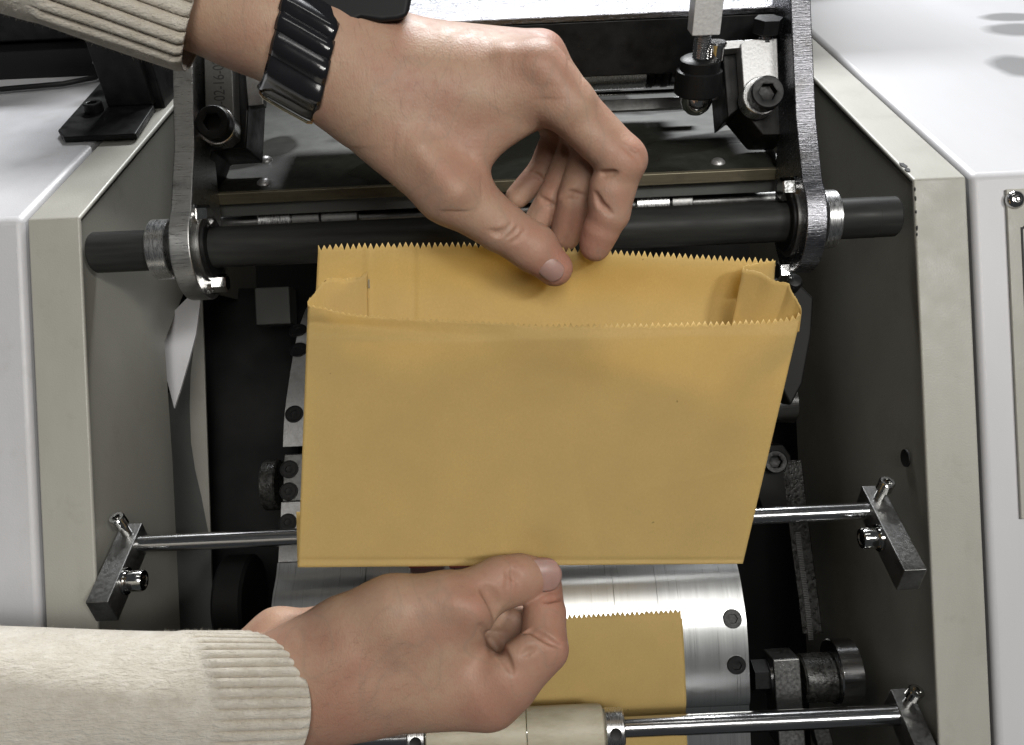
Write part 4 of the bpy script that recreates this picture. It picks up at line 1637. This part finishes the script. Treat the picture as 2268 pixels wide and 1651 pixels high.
# creases
Lh.groove([(1072, 1296), (1092, 1320), (1102, 1346), (1100, 1366)], 15, 5, 12)
Lh.groove([(1064, 1386), (1085, 1412), (1110, 1444), (1136, 1490)], 11, 9, 7)
Lh.groove([(1160, 1402), (1178, 1396), (1200, 1408), (1225, 1424), (1243, 1432)], 9, 8, 5)
Lh.groove([(1155, 1453), (1170, 1442), (1186, 1437)], 8, 4, 6)
Lh.groove([(1135, 1262), (1133, 1274), (1144, 1284)], 6, 4, 5)
Lh.groove([(1204, 1331), (1222, 1326), (1246, 1322)], 7, 5, 5)
for k_ in range(3):
    Lh.groove([(1122 + 12 * k_, 1252 + 2 * k_), (1126 + 12 * k_, 1282), (1122 + 12 * k_, 1318 - 2 * k_)], 6, 1.5, 5)
hand_l = hand_mesh("hand", Lh, ZLo, [(1215, 1340, 60, 70, .95), (1215, 1290, 40, 60, .95), (1235, 1440, 110, 75, .85), (1110, 1560, 120, 90, .6), (1040, 1350, 180, 75, .55), (1130, 1285, 130, 50, .5), (760, 1590, 130, 110, .5)],
                   person, "bare hand below, thumb over the bottom edge of the bag")
nail(hand_l, (1201, 1275, 102.5), (1, -.06, -.24), (.23, .04, .96), 92, 74, ZLo, .36, .14)


def hairs(parent, sdf, z0, n, region, direc, length):
    """fine dark hairs lying along the skin"""
    b = B()
    k = 0
    while k < n:
        x, y = RNG.uniform(region[0], region[2]), RNG.uniform(region[1], region[3])
        w = sdf.surf(x, y)
        if w is None:
            k += 1
            continue
        L_ = RNG.uniform(.5, 1.0) * length
        a = math.atan2(direc[1], direc[0]) + RNG.normal(0, .35)
        pts = []
        for t in (0, .5, 1.0):
            px, py = x + math.cos(a) * L_ * t, y + math.sin(a) * L_ * t + 6 * t * t
            ws = sdf.surf(px, py)
            if ws is None:
                break
            pts.append(HP(px, py, ws + 1 + 7 * t * (1 - .5 * t), z0))
        if len(pts) == 3:
            sd = np.array((-math.sin(a), -math.cos(a), 0)) * .00002
            b.add([pts[0] - sd, pts[0] + sd, pts[1] + sd * .8, pts[1] - sd * .8, pts[2]], [(0, 1, 2, 3), (3, 2, 4)])
        k += 1
    o = make("arm_hair", b, "hair_brown", parent, smooth=False, fixn=False)
    o["kind"] = "stuff"


mm = Mat("hair_brown")
mm.color((0.14, 0.09, 0.065, 1))
mm.set(Roughness=0.5)
MT["hair_brown"] = mm.m
hairs(hand_u, U, ZU, 150, (480, 20, 1120, 330), (.5, 1), 34)
hairs(hand_l, Lh, ZLo, 110, (690, 1400, 900, 1640), (.9, -.5), 38)

# ------------------------------------------------------------------ sleeves
def sleeve(A, E, rA, rE, tc, bulge, z0, n_rib, amp, seg=900, sw=.85, rib_range=None, rim_skew=0.0, label=None, wav=0.0):
    A, E = np.array(A, float), np.array(E, float)
    Lx = np.linalg.norm(E - A)
    a = (E - A) / Lx
    n1 = np.array((-a[1], a[0], 0.0))
    n1 /= np.linalg.norm(n1)                                # down in the picture
    n2 = np.cross(n1, a)
    if n2[2] < 0:
        n2 = -n2
    th = np.linspace(0, 2 * math.pi, seg, endpoint=False)
    rows, gro = [], []
    ts = list(np.linspace(0, tc - .03, 26)) + list(np.linspace(tc - .025, .985, 34)) + [.992, .997, 1.0]
    rib = np.abs(np.sin(th * n_rib / 2))
    msk = np.ones_like(th)
    if rib_range:
        lo, hi = rib_range
        msk = np.clip((th - lo) / .12, 0, 1) * np.clip((hi - th) / .12, 0, 1)
    for t in ts:
        on = np.clip((t - tc) / .03, 0, 1)
        r = rA + (rE - rA) * t + 10 * math.sin(5 * t + 1) * (1 - on) + wav * np.sin(th * 3 + 6 * t) * (1 - on)
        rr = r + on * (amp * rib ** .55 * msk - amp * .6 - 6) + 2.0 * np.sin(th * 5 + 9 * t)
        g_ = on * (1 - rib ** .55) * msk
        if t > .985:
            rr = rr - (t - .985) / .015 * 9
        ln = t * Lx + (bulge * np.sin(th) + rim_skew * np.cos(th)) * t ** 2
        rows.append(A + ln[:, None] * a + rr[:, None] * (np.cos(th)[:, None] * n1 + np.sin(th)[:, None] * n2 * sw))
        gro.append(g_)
    for d_, rin in ((2, 14), (-8, 20), (-40, 24), (-120, 26)):      # turned-in rim
        rr = rE - rin - amp * .3
        ln = Lx + bulge * np.sin(th) + rim_skew * np.cos(th) + d_
        rows.append(A + ln[:, None] * a + rr * (np.cos(th)[:, None] * n1 + np.sin(th)[:, None] * n2 * sw))
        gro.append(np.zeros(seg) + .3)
    V = np.array(rows)
    R_ = len(rows)
    W = V.reshape(-1, 3).copy()
    W[:, 2] = z0 + W[:, 2] * KW
    idx = np.arange(R_ * seg).reshape(R_, seg)
    q = np.stack((idx[:-1], np.roll(idx, -1, 1)[:-1], np.roll(idx, -1, 1)[1:], idx[1:]), -1).reshape(-1, 4)
    b = B()
    b.add(PA(W), q)
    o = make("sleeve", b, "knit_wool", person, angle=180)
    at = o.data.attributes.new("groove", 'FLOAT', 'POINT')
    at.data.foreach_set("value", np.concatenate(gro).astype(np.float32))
    if label:
        o["label"] = label
    # loose fibres on the wool
    dgv = PA(W)
    nn = np.zeros((R_, seg, 3))
    G = dgv.reshape(R_, seg, 3)
    du = np.roll(G, -1, 1) - np.roll(G, 1, 1)
    dv = np.gradient(G, axis=0)
    nn = np.cross(du, dv)
    nn /= np.linalg.norm(nn, axis=2, keepdims=True) + 1e-9
    cen = G.mean(1, keepdims=True)
    sg_ = np.sign((nn * (G - cen)).sum(2, keepdims=True))
    nn *= sg_
    fb_ = B()
    N = 9000
    ii, jj = RNG.integers(0, R_ - 5, N), RNG.integers(0, seg, N)
    uu = RNG.random(N)[:, None]
    p0_ = G[ii, jj] * (1 - uu) + G[ii + 1, jj] * uu
    d0 = nn[ii, jj] + RNG.normal(0, .75, (N, 3))
    d0 /= np.linalg.norm(d0, axis=1, keepdims=True)
    ln_ = RNG.uniform(.0004, .0012, (N, 1))
    sd_ = np.cross(d0, RNG.normal(0, 1, (N, 3)))
    sd_ /= np.linalg.norm(sd_, axis=1, keepdims=True)
    w_ = .00003
    p1_ = p0_ + d0 * ln_ * .55
    p2_ = p1_ + (d0 + RNG.normal(0, .6, (N, 3))) * ln_ * .5
    vv = np.stack((p0_ - sd_ * w_, p0_ + sd_ * w_, p1_ + sd_ * w_, p1_ - sd_ * w_, p2_), 1).reshape(-1, 3)
    base_ = np.arange(N) * 5
    ff = [(int(k), int(k + 1), int(k + 2), int(k + 3)) for k in base_] + [(int(k + 3), int(k + 2), int(k + 4)) for k in base_]
    fb_.add(vv, ff)
    fo_ = make("wool_fuzz", fb_, "knit_wool", o, smooth=False, fixn=False)
    fo_["kind"] = "stuff"
    return o


sleeve((-320, 1590, 10), (562, 1570, 40), 205, 178, .80, 130, ZLo, 44, 7, rim_skew=0, label="lower sleeve with lit ribbed cuff", wav=3)
sleeve((-420, -330, 60), (455, 0, 95), 215, 182, .62, -20, ZU, 30, 12, rim_skew=10, rib_range=(.35, 2.9), label="upper sleeve in shade with ribbed cuff", wav=3)

# ------------------------------------------------------------------ wristwatch on the upper wrist
watch = thing("wristwatch", HP(700, 100, 150, ZU), "glossy black wristwatch strap with thin gold buckle on the upper wrist", "watch")
axw = np.array((.865, .50, -.02))
nw = np.array((-.27, .963, 0.0))
ww = np.array((0.02, 0, 1.0))
Cw = np.array((674, 88, 104))


def strap_pt(phi, v, lift=0.0):
    """phi 0 = lower edge of the wrist, 90 deg = facing out, 180 = upper edge"""
    ph = math.degrees(phi)
    r = 139 + lift
    for c0, w0, h0 in ((12, 9, 3), (47, 9, 8), (74, 7, 10), (93, 6, 9), (110, 6, 9), (60, 5, -4), (84, 4, -4), (101, 4, -4)):
        r += h0 * math.exp(-((ph - c0) / w0) ** 2)
    d = math.cos(phi) * nw * (r + 6) + math.sin(phi) * ww * r * .86
    return Cw + d + axw * v


ROWS, COLS = 160, 14
for nm, ph0, ph1, wid, lift in (("strap", -14, 215, 69, 0),):
    A = np.zeros((ROWS, COLS, 3))
    for i in range(ROWS):
        phi = math.radians(ph0 + (ph1 - ph0) * i / (ROWS - 1))
        for j in range(COLS):
            v_ = -1 + 2 * j / (COLS - 1)
            A[i, j] = strap_pt(phi, v_ * wid + 5 * math.sin(phi * 2.2), lift - 5 * abs(v_) ** 6)
    A[:, :, 2] = ZU + A[:, :, 2] * KW
    b = B()
    b.grid(PA(A.reshape(-1, 3)).reshape(ROWS, COLS, 3))
    make(nm, b, "strap_black", watch, solid=.0030, angle=80, bevel=0.0)
# buckle frame
corner = [(577, 200, 100), (577, 208, 120), (584, 217, 128), (632, 245, 130), (680, 271, 130), (689, 272, 124), (696, 258, 96), (690, 240, 70), (600, 188, 70), (586, 184, 80), (578, 192, 92)]
b = B()
b.tube([HP(x, y, w + 20, ZU) for x, y, w in corner], .00055, 12, closed=True)
make("buckle", b, "gold_wire", watch)
# watch case on the back of the wrist
bb = B()
cs = [(640, -60), (905, -60), (912, 0), (905, 38), (882, 46), (845, 50), (800, 44), (772, 54), (740, 40), (690, 10)]
top_ = [HP(x, y, 205, ZU) for x, y in cs]
bb.prism(top_, HP(800, 0, 50, ZU) - HP(800, 0, 205, ZU))
make("watch_case", bb, "case_black", watch, bevel=.0022)
